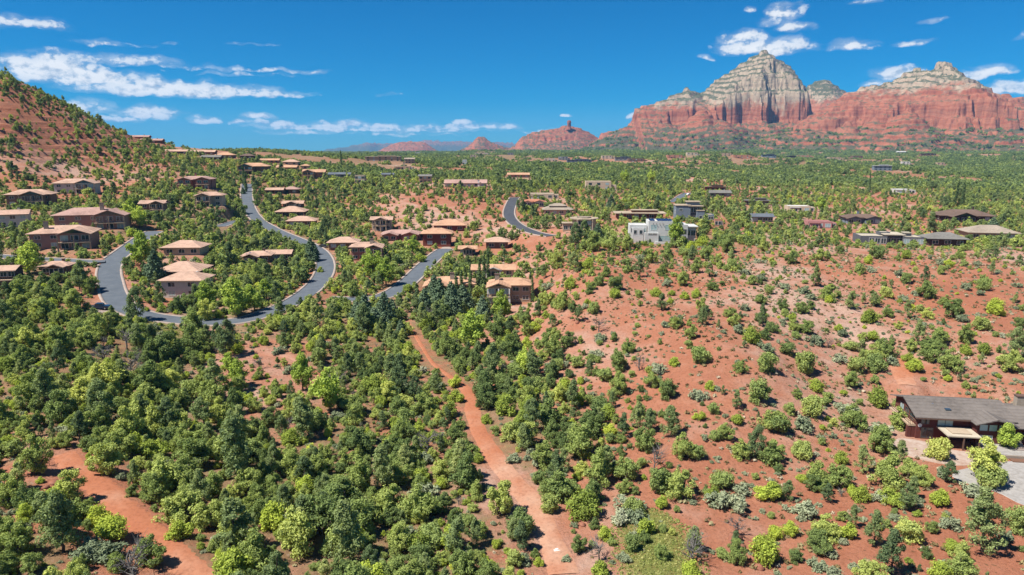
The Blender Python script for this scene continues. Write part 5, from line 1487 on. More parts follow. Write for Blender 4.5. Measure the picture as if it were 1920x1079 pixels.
# groves: a dozen trees standing together
col = bpy.data.collections.new('grove')
for s in range(6):
    rng = np.random.default_rng(900 + s); ps = []; ws = []
    for t in range(11):
        k = ('juniper', 'pinyon', 'juniper', 'oak')[t % 4]
        cr, wd = tree_shape(k, 20 + s * 11 + t, 2)
        a = rng.random() * math.tau; r = 6.2 * math.sqrt(rng.random()); sc = rng.uniform(.7, 1.25)
        ps.append((cr[0] * sc + np.array([r * math.cos(a), r * math.sin(a), -.3]), cr[1], MATS[LEAF[k]]))
    source(col, 'grove_%02d' % s, ps)
SRC['grove', 2] = (col, 6)
col = bpy.data.collections.new('stone')
for s in range(5):
    rng = np.random.default_rng(40 + s)
    cores(np.zeros((1, 3)), np.ones(1)); V = _ico[0] * rng.uniform(.7, 1.15, (len(_ico[0]), 1)) * np.array([1, rng.uniform(.6, 1), rng.uniform(.45, .7)])
    source(col, 'stone_%02d' % s, [(V, _ico[1], MATS['red_rock'])])
SRC['stone', 0] = (col, 5)

def scatter(name, label, cat, key, pts, scl, tone, seed, shift=None):
    """One object standing for growth that nobody could count."""
    n = len(pts); col, nv = SRC[key]
    rng = np.random.default_rng(seed)
    me = bpy.data.meshes.new(name); me.vertices.add(n); me.vertices.foreach_set('co', np.asarray(pts, np.float32).ravel())
    a = me.attributes.new('scl', 'FLOAT', 'POINT'); a.data.foreach_set('value', np.asarray(scl, np.float32))
    a = me.attributes.new('tone', 'FLOAT', 'POINT'); a.data.foreach_set('value', np.asarray(tone, np.float32))
    a = me.attributes.new('idx', 'INT', 'POINT'); a.data.foreach_set('value', (rng.integers(0, nv, n) + (0 if shift is None else np.asarray(shift) * nv)).astype(np.int32))
    rot = np.zeros((n, 3), np.float32); rot[:, 2] = rng.random(n) * math.tau; rot[:, :2] = rng.normal(size=(n, 2)) * .05
    a = me.attributes.new('rot', 'FLOAT_VECTOR', 'POINT'); a.data.foreach_set('vector', rot.ravel())
    o = add(name, me)
    g = bpy.data.node_groups.new(name, 'GeometryNodeTree')
    g.interface.new_socket('Geometry', in_out='INPUT', socket_type='NodeSocketGeometry'); g.interface.new_socket('Geometry', in_out='OUTPUT', socket_type='NodeSocketGeometry')
    N = g.nodes; gi = N.new('NodeGroupInput'); go = N.new('NodeGroupOutput')
    ci = N.new('GeometryNodeCollectionInfo'); ci.inputs['Collection'].default_value = col; ci.inputs['Separate Children'].default_value = True; ci.inputs['Reset Children'].default_value = True
    ip = N.new('GeometryNodeInstanceOnPoints'); ip.inputs['Pick Instance'].default_value = True
    def at(nm, ty):
        q = N.new('GeometryNodeInputNamedAttribute'); q.data_type = ty; q.inputs['Name'].default_value = nm; return q.outputs['Attribute']
    L = g.links
    L.new(gi.outputs[0], ip.inputs['Points']); L.new(ci.outputs[0], ip.inputs['Instance']); L.new(at('idx', 'INT'), ip.inputs['Instance Index'])
    e2r = N.new('FunctionNodeEulerToRotation'); L.new(at('rot', 'FLOAT_VECTOR'), e2r.inputs[0]); L.new(e2r.outputs[0], ip.inputs['Rotation'])
    L.new(at('scl', 'FLOAT'), ip.inputs['Scale']); L.new(ip.outputs[0], go.inputs[0])
    md = o.modifiers.new('growth', 'NODES'); md.node_group = g
    tag(o, label, cat, kind='stuff')
    return o
# ------------------------------------------------------------------ plants seen one by one: (u, v of the foot, width, kind) surveyed in five strips of the photograph
def strip(u0, v0, sc, txt):
    out = []
    for it in txt.split():
        a = it.split(','); out.append((u0 + float(a[0]) / sc, v0 + float(a[1]) / sc, float(a[2]) / sc, a[3], float(a[4]) if len(a) > 4 else None))
    return out
HAND = strip(1000, 440, 4.15, """430,265,110,m 170,270,130,j 320,290,110,p 565,330,110,j 640,430,140,o,.1 515,395,95,o 290,420,120,m 120,420,120,s 60,390,60,j 240,580,170,j 300,600,90,j 180,575,80,o 630,490,105,m
 815,465,60,o 955,480,110,m 1075,475,60,m 1180,500,90,m 1270,480,90,m 1000,320,100,j 1040,400,90,s 1155,400,110,j 1395,430,110,j 1470,400,60,o 470,610,110,o 345,680,80,p 460,745,50,o 520,830,160,s 100,650,80,m 40,640,90,p 270,870,130,j 140,930,200,j
 340,1030,120,o 730,920,130,j 830,330,90,p 740,290,70,o 1095,735,100,j 1025,720,80,s 1235,810,110,j 1300,600,110,j 1310,700,90,p 1000,590,100,p 1065,540,60,m 1520,640,100,j 1570,710,120,j 1690,840,160,m,.2 1600,770,110,s 1770,540,95,o 1640,590,90,s
 1845,750,100,o 1300,990,160,o 1090,1015,110,m 660,1060,170,j 490,950,110,s 970,1070,140,s 1440,730,45,p 1540,280,120,o 1640,310,140,s 1780,360,130,s 1700,390,80,o 1830,460,80,o 1810,900,130,s 1810,1070,190,o 1620,1070,120,j 920,220,110,j 1040,200,130,j
 1260,300,110,j 1370,330,80,p 700,230,80,s 830,200,110,s 1350,190,120,j 1180,180,120,o 1500,140,150,j 1310,90,150,m 620,140,180,j 480,130,160,j 730,120,150,j 1790,130,120,j 1740,220,80,s 120,1060,130,s 200,1050,110,o 510,760,110,d 825,1060,120,d""")
HAND += strip(1460, 440, 4.15, """100,230,110,j 330,200,110,j 480,150,80,o 535,95,50,o 700,225,90,m 760,190,160,o 925,205,70,j 995,190,90,m 620,300,100,o 725,295,80,s 1060,295,50,o 1135,365,80,p 990,380,110,o 1265,310,90,o 1325,250,90,m 1255,230,100,s 1170,190,60,s 1410,190,100,j
 870,415,50,p 935,320,80,s 1130,490,150,j 1060,470,80,s 1590,430,130,o 1450,430,110,s 1300,550,110,j 1365,650,180,j 1430,680,110,s 1690,620,150,m 1560,470,80,s 1870,720,100,o 1575,740,150,o 740,560,80,p 840,490,110,o 970,520,110,s 850,640,110,j 700,680,140,m
 1000,650,80,p 1155,650,110,j 1125,720,90,s 180,610,120,j 280,400,90,p 200,460,130,s 260,500,110,s 40,420,90,s 400,500,160,j 560,580,110,p 100,670,80,m 120,750,100,j 220,770,120,j 460,750,80,m 500,790,90,s 60,930,150,o 560,900,110,o 280,850,150,s 390,880,70,d
 670,975,100,o 470,990,200,s 205,1070,200,o 600,1070,170,o 730,820,100,m 820,940,180,j 880,1010,120,s 1000,980,90,m 1150,900,150,j 1180,990,160,j 1250,850,180,j 1340,1050,200,j 1460,930,110,m 1600,930,110,m 1450,840,140,j 1820,980,160,p 1800,1070,180,j
 1050,1060,140,m 750,1050,170,o 1860,410,70,s 1830,530,50,p 1890,590,60,o 1545,640,50,s 1740,800,60,s 1900,780,60,o 1650,310,60,p 1700,300,60,s 1540,240,80,s""")
HAND += strip(1000, 700, 2.848, """455,110,120,j 380,40,100,o 625,75,100,j 720,130,110,o 565,150,40,o 620,310,95,p 730,330,120,p 535,260,50,d 800,440,150,j 885,250,70,m 940,85,70,m 890,140,150,s 960,210,70,o 1015,115,35,p 1090,190,70,p 1090,270,70,m 1020,350,100,j
 1205,150,140,o 1280,310,130,j 1180,450,110,p 1100,450,120,j 1260,480,160,j 870,450,100,o 490,570,150,j 580,400,140,j 330,590,200,j 680,625,150,o 655,520,110,d 120,670,200,j 80,740,120,o 240,430,200,j 80,280,190,j 60,500,150,j 270,770,180,m,.1 310,690,140,j
 460,800,170,s 540,790,150,s 520,730,150,s 540,760,120,o 960,670,90,m 1000,710,140,s 1080,730,130,s 1120,640,120,s 1010,610,130,o 1250,670,130,m 765,740,35,o 860,950,100,p 600,850,110,m 380,885,80,m 530,945,110,o 340,1000,110,d 850,1010,140,d 1085,870,110,d
 1230,1010,170,m 1290,880,80,m 1270,775,45,o 360,1085,120,m 840,1090,120,m 170,1000,60,s 480,1000,70,s 690,845,50,o 480,340,80,p 260,140,80,j 350,170,60,j 400,240,110,m 300,330,150,j""")
HAND += strip(1440, 700, 2.848, """45,310,130,o 185,300,130,s 120,215,70,o 225,220,150,o 255,95,90,m 320,150,70,o 440,70,90,j 590,140,160,m 420,210,120,s 30,460,120,j 180,445,115,o,.8 25,660,110,m,.1 100,680,80,p 185,580,70,m 260,580,150,j 390,480,80,m 390,660,50,d 380,610,150,j
 490,680,110,m 460,280,140,j 600,320,150,s 510,530,90,p 600,420,160,j 640,600,200,j 700,480,80,p 750,570,120,j 810,620,130,j 660,700,120,m 590,680,90,s 745,710,60,o 905,720,110,m 930,580,90,s 700,285,130,j,.6 905,470,150,o,1 1150,590,220,j,.95 1190,640,150,o
 1080,680,150,s 1330,860,130,o 750,890,160,o,.9 670,780,60,s 310,880,170,j 260,950,140,j 420,880,100,m 450,820,70,p 40,880,75,m 115,865,90,m 15,770,40,o 20,1000,80,m 200,760,150,s 560,920,120,p 650,1070,160,p 250,1040,100,s 340,1075,100,s 330,980,80,s
 970,830,110,s 1120,840,110,p 1140,950,180,p 980,950,90,m 1040,1010,130,j 1030,1090,150,j 910,1090,120,m 1280,424,110,t 1270,900,90,s""")
HAND += strip(0, 560, 3.692, """60,310,110,m 150,340,80,m 540,510,100,m 1650,610,150,t 1590,530,120,t 1030,750,90,m 120,770,120,m 880,650,90,m 930,550,170,d 890,355,150,d 720,460,150,d 360,300,140,j,.8 1170,430,230,j,.1 1050,420,180,j,.1 940,130,190,p,.2 1340,250,190,j 1560,400,170,p 660,210,130,j
 1075,210,90,s 250,720,230,j 420,870,230,j 560,930,200,j 700,640,260,j 1050,660,240,j 1450,150,140,j,1 1650,120,170,t 720,850,220,p 1460,740,220,j 1620,800,200,j""")
HAND += strip(500, 560, 3.692, """250,640,170,t 440,790,220,t 1310,710,130,m 1300,610,100,m 940,390,110,m 1440,350,200,t 1810,530,150,t 920,920,130,m 1650,800,200,m,.2 1810,790,150,m,.2 1520,860,100,m 1050,930,110,m 690,200,150,e 640,180,130,e 930,250,80,e 1020,480,80,m 500,620,110,d 1590,290,160,j,.1
 1700,190,100,o 1850,230,110,m 1520,760,180,j 740,650,200,m,.1 850,660,180,m,.1 170,520,200,s,.4 360,460,150,o 590,500,150,o 90,380,150,s,.3 840,330,110,p""")
HAND += strip(0, 800, 3.692, """360,570,200,m 690,670,170,m 780,770,220,m 180,630,130,m 1250,780,180,m 1640,1050,260,m 590,930,180,s,.1 700,910,190,s,.1 800,890,170,s,.1 640,860,150,s,.1 230,330,220,j 480,510,230,j,.8 720,330,240,j 850,210,220,j 1100,440,290,j,.7 430,870,280,p,.4 1040,950,220,j,.3 930,1070,240,d
 1290,660,300,j,.7 1480,700,260,j 200,560,220,j,.1 330,780,240,p 110,900,240,j 1320,280,260,j 1640,400,260,p""")
HAND += strip(500, 800, 3.692, """1160,100,110,m 900,790,130,m 1040,665,120,j,1 60,700,200,m 620,810,160,m 880,160,190,m,.1 1100,490,170,s 1330,545,60,d 200,880,330,j,.8 560,920,260,p 1450,500,150,j 1610,610,220,j,.8 1780,860,150,p 1700,240,130,s 1690,100,150,o,.8 1860,260,150,s""")
# gardens and roadside trees round the houses, straight in the photograph's frame
HAND += strip(0, 0, 1.0, """55,515,66,t 240,425,34,t 262,428,32,t 250,420,30,t 290,525,40,e,.3 265,500,44,t,.2 240,510,26,j,.1 390,590,40,t 445,590,52,t 478,580,36,t 462,360,8,c 459,352,8,c 456,362,9,e 585,490,28,e 590,478,18,e
 825,575,34,e 850,588,40,e 870,580,36,e 795,585,30,e 815,560,30,e 720,610,40,e 700,620,34,e 738,600,26,e 857,555,7,c 866,550,7,c 874,545,7,c 881,548,7,c 897,540,8,c 908,535,8,c 915,525,7,c 1000,560,7,c 993,545,7,c 880,565,8,c
 1630,360,6,c 1788,388,7,c 1803,390,7,c 1266,462,36,t,.05 1145,392,20,e 1295,470,30,m 1320,455,26,m 640,312,5,c 1745,440,30,p 1860,440,24,e 1540,398,24,t 1170,345,26,t 1222,345,22,t 1118,378,16,p 1095,455,30,p,.2 1080,460,26,p,.2 1120,452,22,e,.1
 410,595,22,m 500,560,30,t,.1 430,565,22,m 520,575,26,p 385,580,24,m 545,540,16,m 300,580,16,m 275,585,12,m 318,590,14,s 330,592,12,m 292,565,14,m 600,510,16,m 245,440,20,m 225,450,18,m 205,455,22,j 176,540,26,j 166,548,26,j 160,545,34,p
 700,520,40,t,.2 725,535,40,t,.1 790,490,24,m 775,480,26,t,.1 940,600,36,t,.1 905,600,30,e""")
KIND = dict(j='juniper', p='pinyon', m='manzanita', s='sage', o='oak', d='dead', t='poplar', e='spruce', c='cypress')
rngP = np.random.default_rng(11)
PL = []                                       # (kind, x, y, z, scale, tone, by hand)
gx = ground_at([h[0] for h in HAND], [h[1] for h in HAND])
for h, g in zip(HAND, gx):
    k = KIND[h[3]]; x, y = g; z = float(zf(x, y))
    slant = math.hypot(y, HCAM - z)
    w = h[2] * slant / F
    tone = h[4] if h[4] is not None else float(np.clip(rngP.normal(.45, .22), 0, 1))
    s = w / NOMW[k]
    s = float(np.clip(s, .35, 1.9))
    PL.append((k, x, y, z, s, tone, 1))
NH = len(PL)
# ------------------------------------------------------------------ natural growth between them
def clear_mask(x, y):
    """True where plants may stand: off the roads, paths, drives and houses."""
    ok = np.ones(len(x), bool)
    for k, p in LINES.items():
        hw = (ROADS[k][0] + 1.3) if k in ROADS else PATHS[k][0] + .8
        x0, x1, y0, y1 = p[:, 0].min() - 9, p[:, 0].max() + 9, p[:, 1].min() - 9, p[:, 1].max() + 9
        idx = np.where((x > x0) & (x < x1) & (y > y0) & (y < y1))[0]
        for c in range(0, len(idx), 4000):
            q = idx[c:c + 4000]
            dd = ((x[q, None] - p[None, ::2, 0]) ** 2 + (y[q, None] - p[None, ::2, 1]) ** 2).min(1)
            ok[q] &= dd > hw * hw
    for (hx, hy, hz, hw), h in zip(HPOS, HOUSES):
        dd = (np.abs(x - hx) < hw * .58 + .5) & (y > hy - 4.5) & (y < hy + hw * .62 + 1)
        ok &= ~dd
    bx, by = BROWN[0], BROWN[1]
    ok &= ~((x > bx - 2.5) & (x < bx + 30) & (y > by - 10) & (y < by + 14))
    ok &= ~((x > bx - 3) & (x < bx + 34) & (y > by - 27) & (y < by - 8))
    return ok
def sample(y0, y1, spacing, seed):
    """Jittered grid inside the wedge the eye could sweep, a little wider than the frame."""
    r = np.random.default_rng(seed)
    xm = y1 * 0.98 + 25
    xs = np.arange(-xm, xm, spacing); ys = np.arange(y0, y1, spacing)
    X, Y = np.meshgrid(xs, ys)
    X = (X + r.uniform(-.48, .48, X.shape) * spacing).ravel(); Y = (Y + r.uniform(-.48, .48, Y.shape) * spacing).ravel()
    k = (np.abs(X) < Y * 0.95 + 22) & (Y > y0) & (Y < y1)
    return X[k], Y[k], r
# lines of sight the photograph shows open: road surfaces, paths, the upper parts of houses
TG = []
for k, (hw, px) in list(ROADS.items()) + list(PATHS.items()):
    for (u, v) in [(a[0] + (b[0] - a[0]) * t, a[1] + (b[1] - a[1]) * t) for a, b in zip(px[:-1], px[1:]) for t in (0, .25, .5, .75)]:
        if (k == 'loop' and 512 < u < 578 and v > 540) or (k == 'court' and u < 650) or (k == 'trail' and v < 700) or (k == 'west' and 20 < u < 60): continue
        g_ = ground_at([u], [v])[0]; TG.append((u, v - .5, g_[1]))
for (x_, y_, z_, w_), h in zip(HPOS, HOUSES):
    hh = 2.9 * h[8].get('st', 1) + w_ * .12
    for fx in (-.42, -.22, 0, .22, .42):
        for fz in (.45, .7, .95):
            u, v = frame_of(x_ + fx * w_, y_, z_ + hh * fz); TG.append((float(u), float(v), y_))
for fx in (-1, 2, 5, 8, 11, 14, 17, 20, 24):
    for fz in (.3, 2, 4, 6):
        u, v = frame_of(BROWN[0] + fx, BROWN[1] - 4, BZ + fz); TG.append((float(u), float(v), BROWN[1] - 4))
for fx in (0, 4, 8, 12, 16):
    for fy in (-13, -16, -19, -22): 
        u, v = frame_of(BROWN[0] + fx, BROWN[1] + fy, BZ); TG.append((float(u), float(v), BROWN[1] + fy))
for (u, v) in ((172,568),(180,566),(188,564),(196,566),(204,570),(186,571),(1160,470),(1205,462),(1225,465),(1245,465),(1265,465),(1225,450),(1245,450),(1205,448)):
    TG.append((u, v, 206.0 if u < 300 else 286.0))
TG = np.array(TG)
STRICT = [(u, v, 206.0) for u in (168, 177, 186, 195, 204) for v in (561, 566, 571)]
def hides(x, y, z, w, h, r, keep=.10):
    u, v = frame_of(x, y, z); u2, vt = frame_of(x, y, z + h); wp = w * F / np.hypot(y, HCAM - z) * .46
    out = np.zeros(len(x), bool)
    for c in range(0, len(x), 3000):
        s = slice(c, c + 3000)
        out[s] = ((np.abs(u[s, None] - TG[None, :, 0]) < wp[s, None]) & (TG[None, :, 1] < v[s, None]) & (TG[None, :, 1] > vt[s, None]) & (y[s, None] < TG[None, :, 2] - .5)).any(1)
    out &= r.random(len(x)) > keep
    for (uu, vv, yy) in STRICT: out |= (np.abs(u - uu) < wp + 6) & (vv < v) & (vv > vt) & (y < yy - .5)
    return out
HGT = dict(dead=3.4, juniper=4.1, pinyon=5.4, oak=2.5, manzanita=1.8, sage=1.1)
hx = np.array([p[1] for p in PL]); hy = np.array([p[2] for p in PL]); hs = np.array([NOMW[p[0]] * p[4] * .5 for p in PL])
def near_hand(x, y, f):
    out = np.zeros(len(x), bool)
    for c in range(0, len(x), 4000):
        d = np.hypot(x[c:c + 4000, None] - hx[None], y[c:c + 4000, None] - hy[None])
        out[c:c + 4000] = (d < hs[None] * f + .6).any(1)
    return out
def open_slope(x, y):
    return sstep(x, 12, 40) * sstep(y, 62, 80) * (1 - sstep(y, 262, 285))
def fill(y0, y1, spacing, seed, lam):
    x, y, r = sample(y0, y1, spacing, seed)
    z = zf(x, y); c = cover(x, y, z + 1.8)
    cl = fbm(x / 16, y / 16, 91, 3)
    p = np.clip(c * 1.05 + cl * .35 * (1 - np.abs(c - .5)), 0, 1) ** 1.25 * lam
    os_ = open_slope(x, y)
    p = p * (1 - os_ * np.clip(.62 - 1.1 * fbm(x / 22, y / 22, 14, 3), .1, .97))
    k = (r.random(len(x)) < p) & clear_mask(x, y) & ~near_hand(x, y, .75)
    x, y, z, c, os_ = x[k], y[k], z[k], c[k], os_[k]
    q = r.random(len(x)); kinds = np.empty(len(x), object)
    dense = np.clip((c - .3) / .5, 0, 1)
    kinds[:] = 'juniper'
    kinds[q < .46] = 'pinyon'
    kinds[q < .22] = 'oak'
    bush = r.random(len(x)) < .24
    kinds[bush] = np.where(r.random(bush.sum()) < .58, 'manzanita', 'sage')
    sc = np.clip(r.lognormal(-.36, .40, len(x)), .28, 1.6) * (.80 + .20 * dense)
    sc = np.where(os_ > .5, sc * .72, sc) * np.where((y > 262) & (x > 20), .9, 1.0)
    if y0 < 100: kinds[(r.random(len(x)) < .018) & (c > .5) & (y < 240)] = 'dead'
    lime = (os_ > .5) & (kinds == 'manzanita') & (r.random(len(x)) < .7); kinds[lime] = 'sage'
    tone = np.clip(.42 + .27 * r.normal(size=len(x)) + .18 * fbm(x / 30, y / 30, 7, 2), 0, 1)
    hk = np.array([HGT[q_] for q_ in kinds]) * sc; wk = np.array([NOMW[q_] for q_ in kinds]) * sc
    hid = hides(x, y, z, wk, hk, r)
    for i in range(len(x)):
        if hid[i]: continue
        PL.append((kinds[i], float(x[i]), float(y[i]), float(z[i]), float(sc[i]), float(tone[i]), 0))
fill(52, 300, 2.45, 1, .86)
fill(300, 620, 3.05, 2, .93)
# low growth between the trees
def low(y0, y1, spacing, seed, lam):
    x, y, r = sample(y0, y1, spacing, seed)
    z = zf(x, y); c = cover(x, y, z)
    p = lam * (.30 + .9 * np.clip(c * 1.3 - .1, 0, 1)) * np.clip(.55 + fbm(x / 9, y / 9, 55, 3), 0, 1)
    k = (r.random(len(x)) < p) & clear_mask(x, y) & ~near_hand(x, y, .6)
    x, y, z = x[k], y[k], z[k]
    kk = np.where(r.random(len(x)) < .40 + .4 * open_slope(x, y), 'sage', np.where(r.random(len(x)) < .55, 'oak', 'manzanita'))
    sc = np.clip(r.lognormal(-.85, .35, len(x)), .2, .8)
    for i in range(len(x)):
        PL.append((str(kk[i]), float(x[i]), float(y[i]), float(z[i]), float(sc[i]), float(np.clip(r.normal(.45, .25), 0, 1)), 0))
low(52, 300, 2.0, 5, .80)
# ------------------------------------------------------------------ the 300 of each kind that show largest become things of their own
LIMIT = dict(juniper=300, pinyon=300, manzanita=300, sage=300, oak=300, spruce=99, cypress=99, poplar=99, dead=200)
by_kind = {}
for i, p in enumerate(PL):
    u, v = frame_of(p[1], p[2], p[3])
    u2, v2 = frame_of(p[1], p[2], p[3] + 3.0)
    inside = (-15 < u < 1935) and v2 < 1085 and v < 1150
    size = NOMW[p[0]] * p[4] / math.hypot(p[2], HCAM - p[3])
    by_kind.setdefault(p[0], []).append((1 if inside else 0, size * (1.6 if p[6] else 1.0), i, u, v))
SINGLES = []; REST = {}
for k, lst in by_kind.items():
    lst.sort(key=lambda t: (-t[0], -t[1]))
    n = min(LIMIT[k], sum(1 for t in lst if t[0]))
    SINGLES += [(t[2], t[3], t[4]) for t in lst[:n]]
    REST[k] = [t[2] for t in lst[n:]]
# ------------------------------------------------------------------ plants as things: each with its own label
WORD = dict(juniper=('juniper_tree', 'juniper tree', 'junipers of the slope and hollow'), pinyon=('pinyon_pine', 'pine tree', 'pinyon pines of the slope and hollow'), manzanita=('manzanita_bush', 'bush', 'manzanita bushes'),
            sage=('sagebrush', 'sagebrush', 'sagebrush plants'), oak=('scrub_oak', 'bush', 'scrub oak bushes'), spruce=('blue_spruce', 'spruce tree', 'garden spruces'), cypress=('cypress_tree', 'cypress tree', 'cypresses by the houses'),
            poplar=('leafy_tree', 'leafy tree', 'bright leafy trees'), dead=('dead_tree', 'dead tree', 'bare dead trees'))
NOUN = dict(juniper='juniper', pinyon='pinyon pine', manzanita='manzanita bush', sage='sagebrush', oak='scrub oak', spruce='blue-green spruce', cypress='narrow cypress', poplar='leafy tree', dead='bare dead tree')
TONES = dict(juniper=('dark green', 'olive', 'yellow-green'), pinyon=('dark', 'mid-green', 'light green'), manzanita=('deep green', 'bright green', 'lime'), sage=('grey-green', 'silvery', 'pale grey'),
             oak=('dark green', 'mid-green', 'light green'), spruce=('dark', 'bluish', 'silvery'), cypress=('dark', 'dark', 'dark'), poplar=('green', 'bright green', 'lime'), dead=('dark grey', 'grey', 'pale grey'))
MARKS = [(890,790,'trail bend'),(950,880,'lower trail'),(1040,1010,'pale slab'),(790,650,'upper trail'),(200,920,'red earth track'),(330,1040,'sandy track end'),(480,664,'short footpath'),(230,600,'grass verge'),
         (400,606,'road loop bottom'),(610,500,'road bend'),(470,400,'straight road'),(207,530,'road junction'),(185,572,'pickup truck'),(340,545,'white hip-roofed house'),(120,460,'pillared pink house'),(105,525,'low brown house'),(10,550,'dark edge house'),
         (480,495,'solar-array house'),(690,485,'rose-brown house'),(750,450,'wide pink-roofed house'),(740,550,'court road'),(820,460,'court garage house'),(925,510,'white-trimmed gable house'),(840,540,'glazed gable house'),(952,560,'white-columned house'),
         (1240,455,'white solar house'),(1096,432,'many-sided house'),(1200,410,'long rust house'),(1045,400,'stepped-roof house'),(980,428,'dark curving road'),(1671,458,'charcoal house'),(1776,458,'grey hip-roofed house'),(1862,448,'tan crest house'),(1620,418,'twin-gabled house'),(1815,415,'wide brown house'),
         (1720,800,'timber house'),(1870,880,'gravel court'),(1697,705,'slope path'),(1230,1010,'green grass patch'),(1120,560,'upper red slope'),(1300,560,'mid red slope'),(1450,560,'ridge flank'),(1250,680,'lower red slope'),(1420,680,'red slope saddle'),(1580,650,'scrubby gully'),(1750,600,'right-hand slope'),(1860,620,'slope shoulder'),
         (1300,850,'slope foot'),(1420,950,'stony flat'),(1560,850,'gully mouth flat'),(1640,980,'lower flat'),(1850,1010,'lower corner flat'),(1100,780,'trailside thicket'),(1150,950,'blue-green shrub clump'),
         (100,700,'upper hollow wood'),(300,760,'hollow wood'),(500,800,'central wood'),(700,850,'trailside wood'),(450,950,'lower wood'),(700,1010,'bottom wood'),(900,1030,'trail-foot wood'),(80,1000,'lower corner wood'),(620,720,'clearing'),(850,1000,'sandy gaps'),
         (100,340,'red hill flank'),(300,330,'ridge slope'),(580,340,'ridge end'),(740,380,'bare red bank'),(873,345,'long white house'),(1127,354,'cream adobe house'),(1350,400,'plateau wood'),(1500,390,'cream garage house'),(1000,330,'orange roofs')]
MG = ground_at([m_[0] for m_ in MARKS], [m_[1] for m_ in MARKS])
ORD = ['first', 'second', 'third', 'fourth', 'fifth', 'sixth', 'seventh', 'eighth', 'ninth', 'tenth', 'eleventh', 'twelfth', 'thirteenth', 'fourteenth', 'fifteenth', 'sixteenth', 'seventeenth', 'eighteenth', 'nineteenth', 'twentieth']
def describe(i, u, v):
    k, x, y, z, s, tone, hand = PL[i]
    # nearest landmark, weighing picture distance
    du = np.array([m_[0] for m_ in MARKS]) - u; dv = (np.array([m_[1] for m_ in MARKS]) - v) * 1.4
    j = int(np.argmin(np.hypot(du, dv)))
    a, b = u - MARKS[j][0], (v - MARKS[j][1]) * 1.4
    if math.hypot(a, b) < 22: rel = 'beside'
    elif abs(a) > abs(b) * 1.1: rel = 'left of' if a < 0 else 'right of'
    else: rel = 'behind' if b < 0 else 'in front of'
    size = 'small' if s < .72 else ('large' if s > 1.12 else '')
    t = TONES[k][0 if tone < .34 else (1 if tone < .66 else 2)]
    return ' '.join(q for q in (size, t, NOUN[k]) if q), rel, MARKS[j][2]
groups = {}
for (i, u, v) in SINGLES:
    groups.setdefault(describe(i, u, v), []).append((u, v, i))
LABEL = {}
for (what, rel, mark), mem in groups.items():
    if len(mem) == 1:
        LABEL[mem[0][2]] = '%s %s the %s' % (what, rel, mark)
    else:
        mem.sort()
        n = len(mem)
        for q, (u, v, i) in enumerate(mem):
            if n == 2: o = ('leftmost', 'rightmost')[q]
            elif q == 0: o = 'leftmost'
            elif q == n - 1: o = 'rightmost'
            else: o = ORD[min(q, 19)] + ' from left'
            LABEL[i] = '%s %s the %s, %s of %d' % (what if n < 4 or len(what.split()) < 5 else what, rel, mark, o, n)
for i_ in list(LABEL):
    if len(LABEL[i_].replace('-', ' ').split()) > 16: LABEL[i_] = LABEL[i_].rsplit(' of ', 1)[0] if ' of ' in LABEL[i_].split(',')[-1] else LABEL[i_]
rngS = random.Random(3)
for (i, u, v) in SINGLES:
    k, x, y, z, s, tone, hand = PL[i]
    nm, cat, grp = WORD[k]
    var = rngS.randrange(NVAR[k]); rz = rngS.uniform(0, math.tau)
    tilt = (rngS.gauss(0, .05), rngS.gauss(0, .05), rz)
    sq = (s * rngS.uniform(.9, 1.1), s * rngS.uniform(.9, 1.1), s * rngS.uniform(.88, 1.15))
    if k in ('juniper', 'pinyon', 'spruce', 'cypress', 'poplar', 'dead'):
        r = bpy.data.objects.new(nm, None)
    else:
        r = bpy.data.objects.new(nm, CROWN[k, var]); r['tone'] = tone
    COL.objects.link(r)
    r.location = (x, y, z - .06); r.rotation_euler = tilt; r.scale = sq
    if r.data is None and CROWN[k, var] is not None:
        c = bpy.data.objects.new('crown', CROWN[k, var]); COL.objects.link(c); c.parent = r; c['tone'] = tone
    if WOODM[k, var] is not None:
        t = bpy.data.objects.new('trunk' if r.data is None else 'stem', WOODM[k, var]); COL.objects.link(t); t.parent = r
    tag(r, LABEL[i], cat, grp)
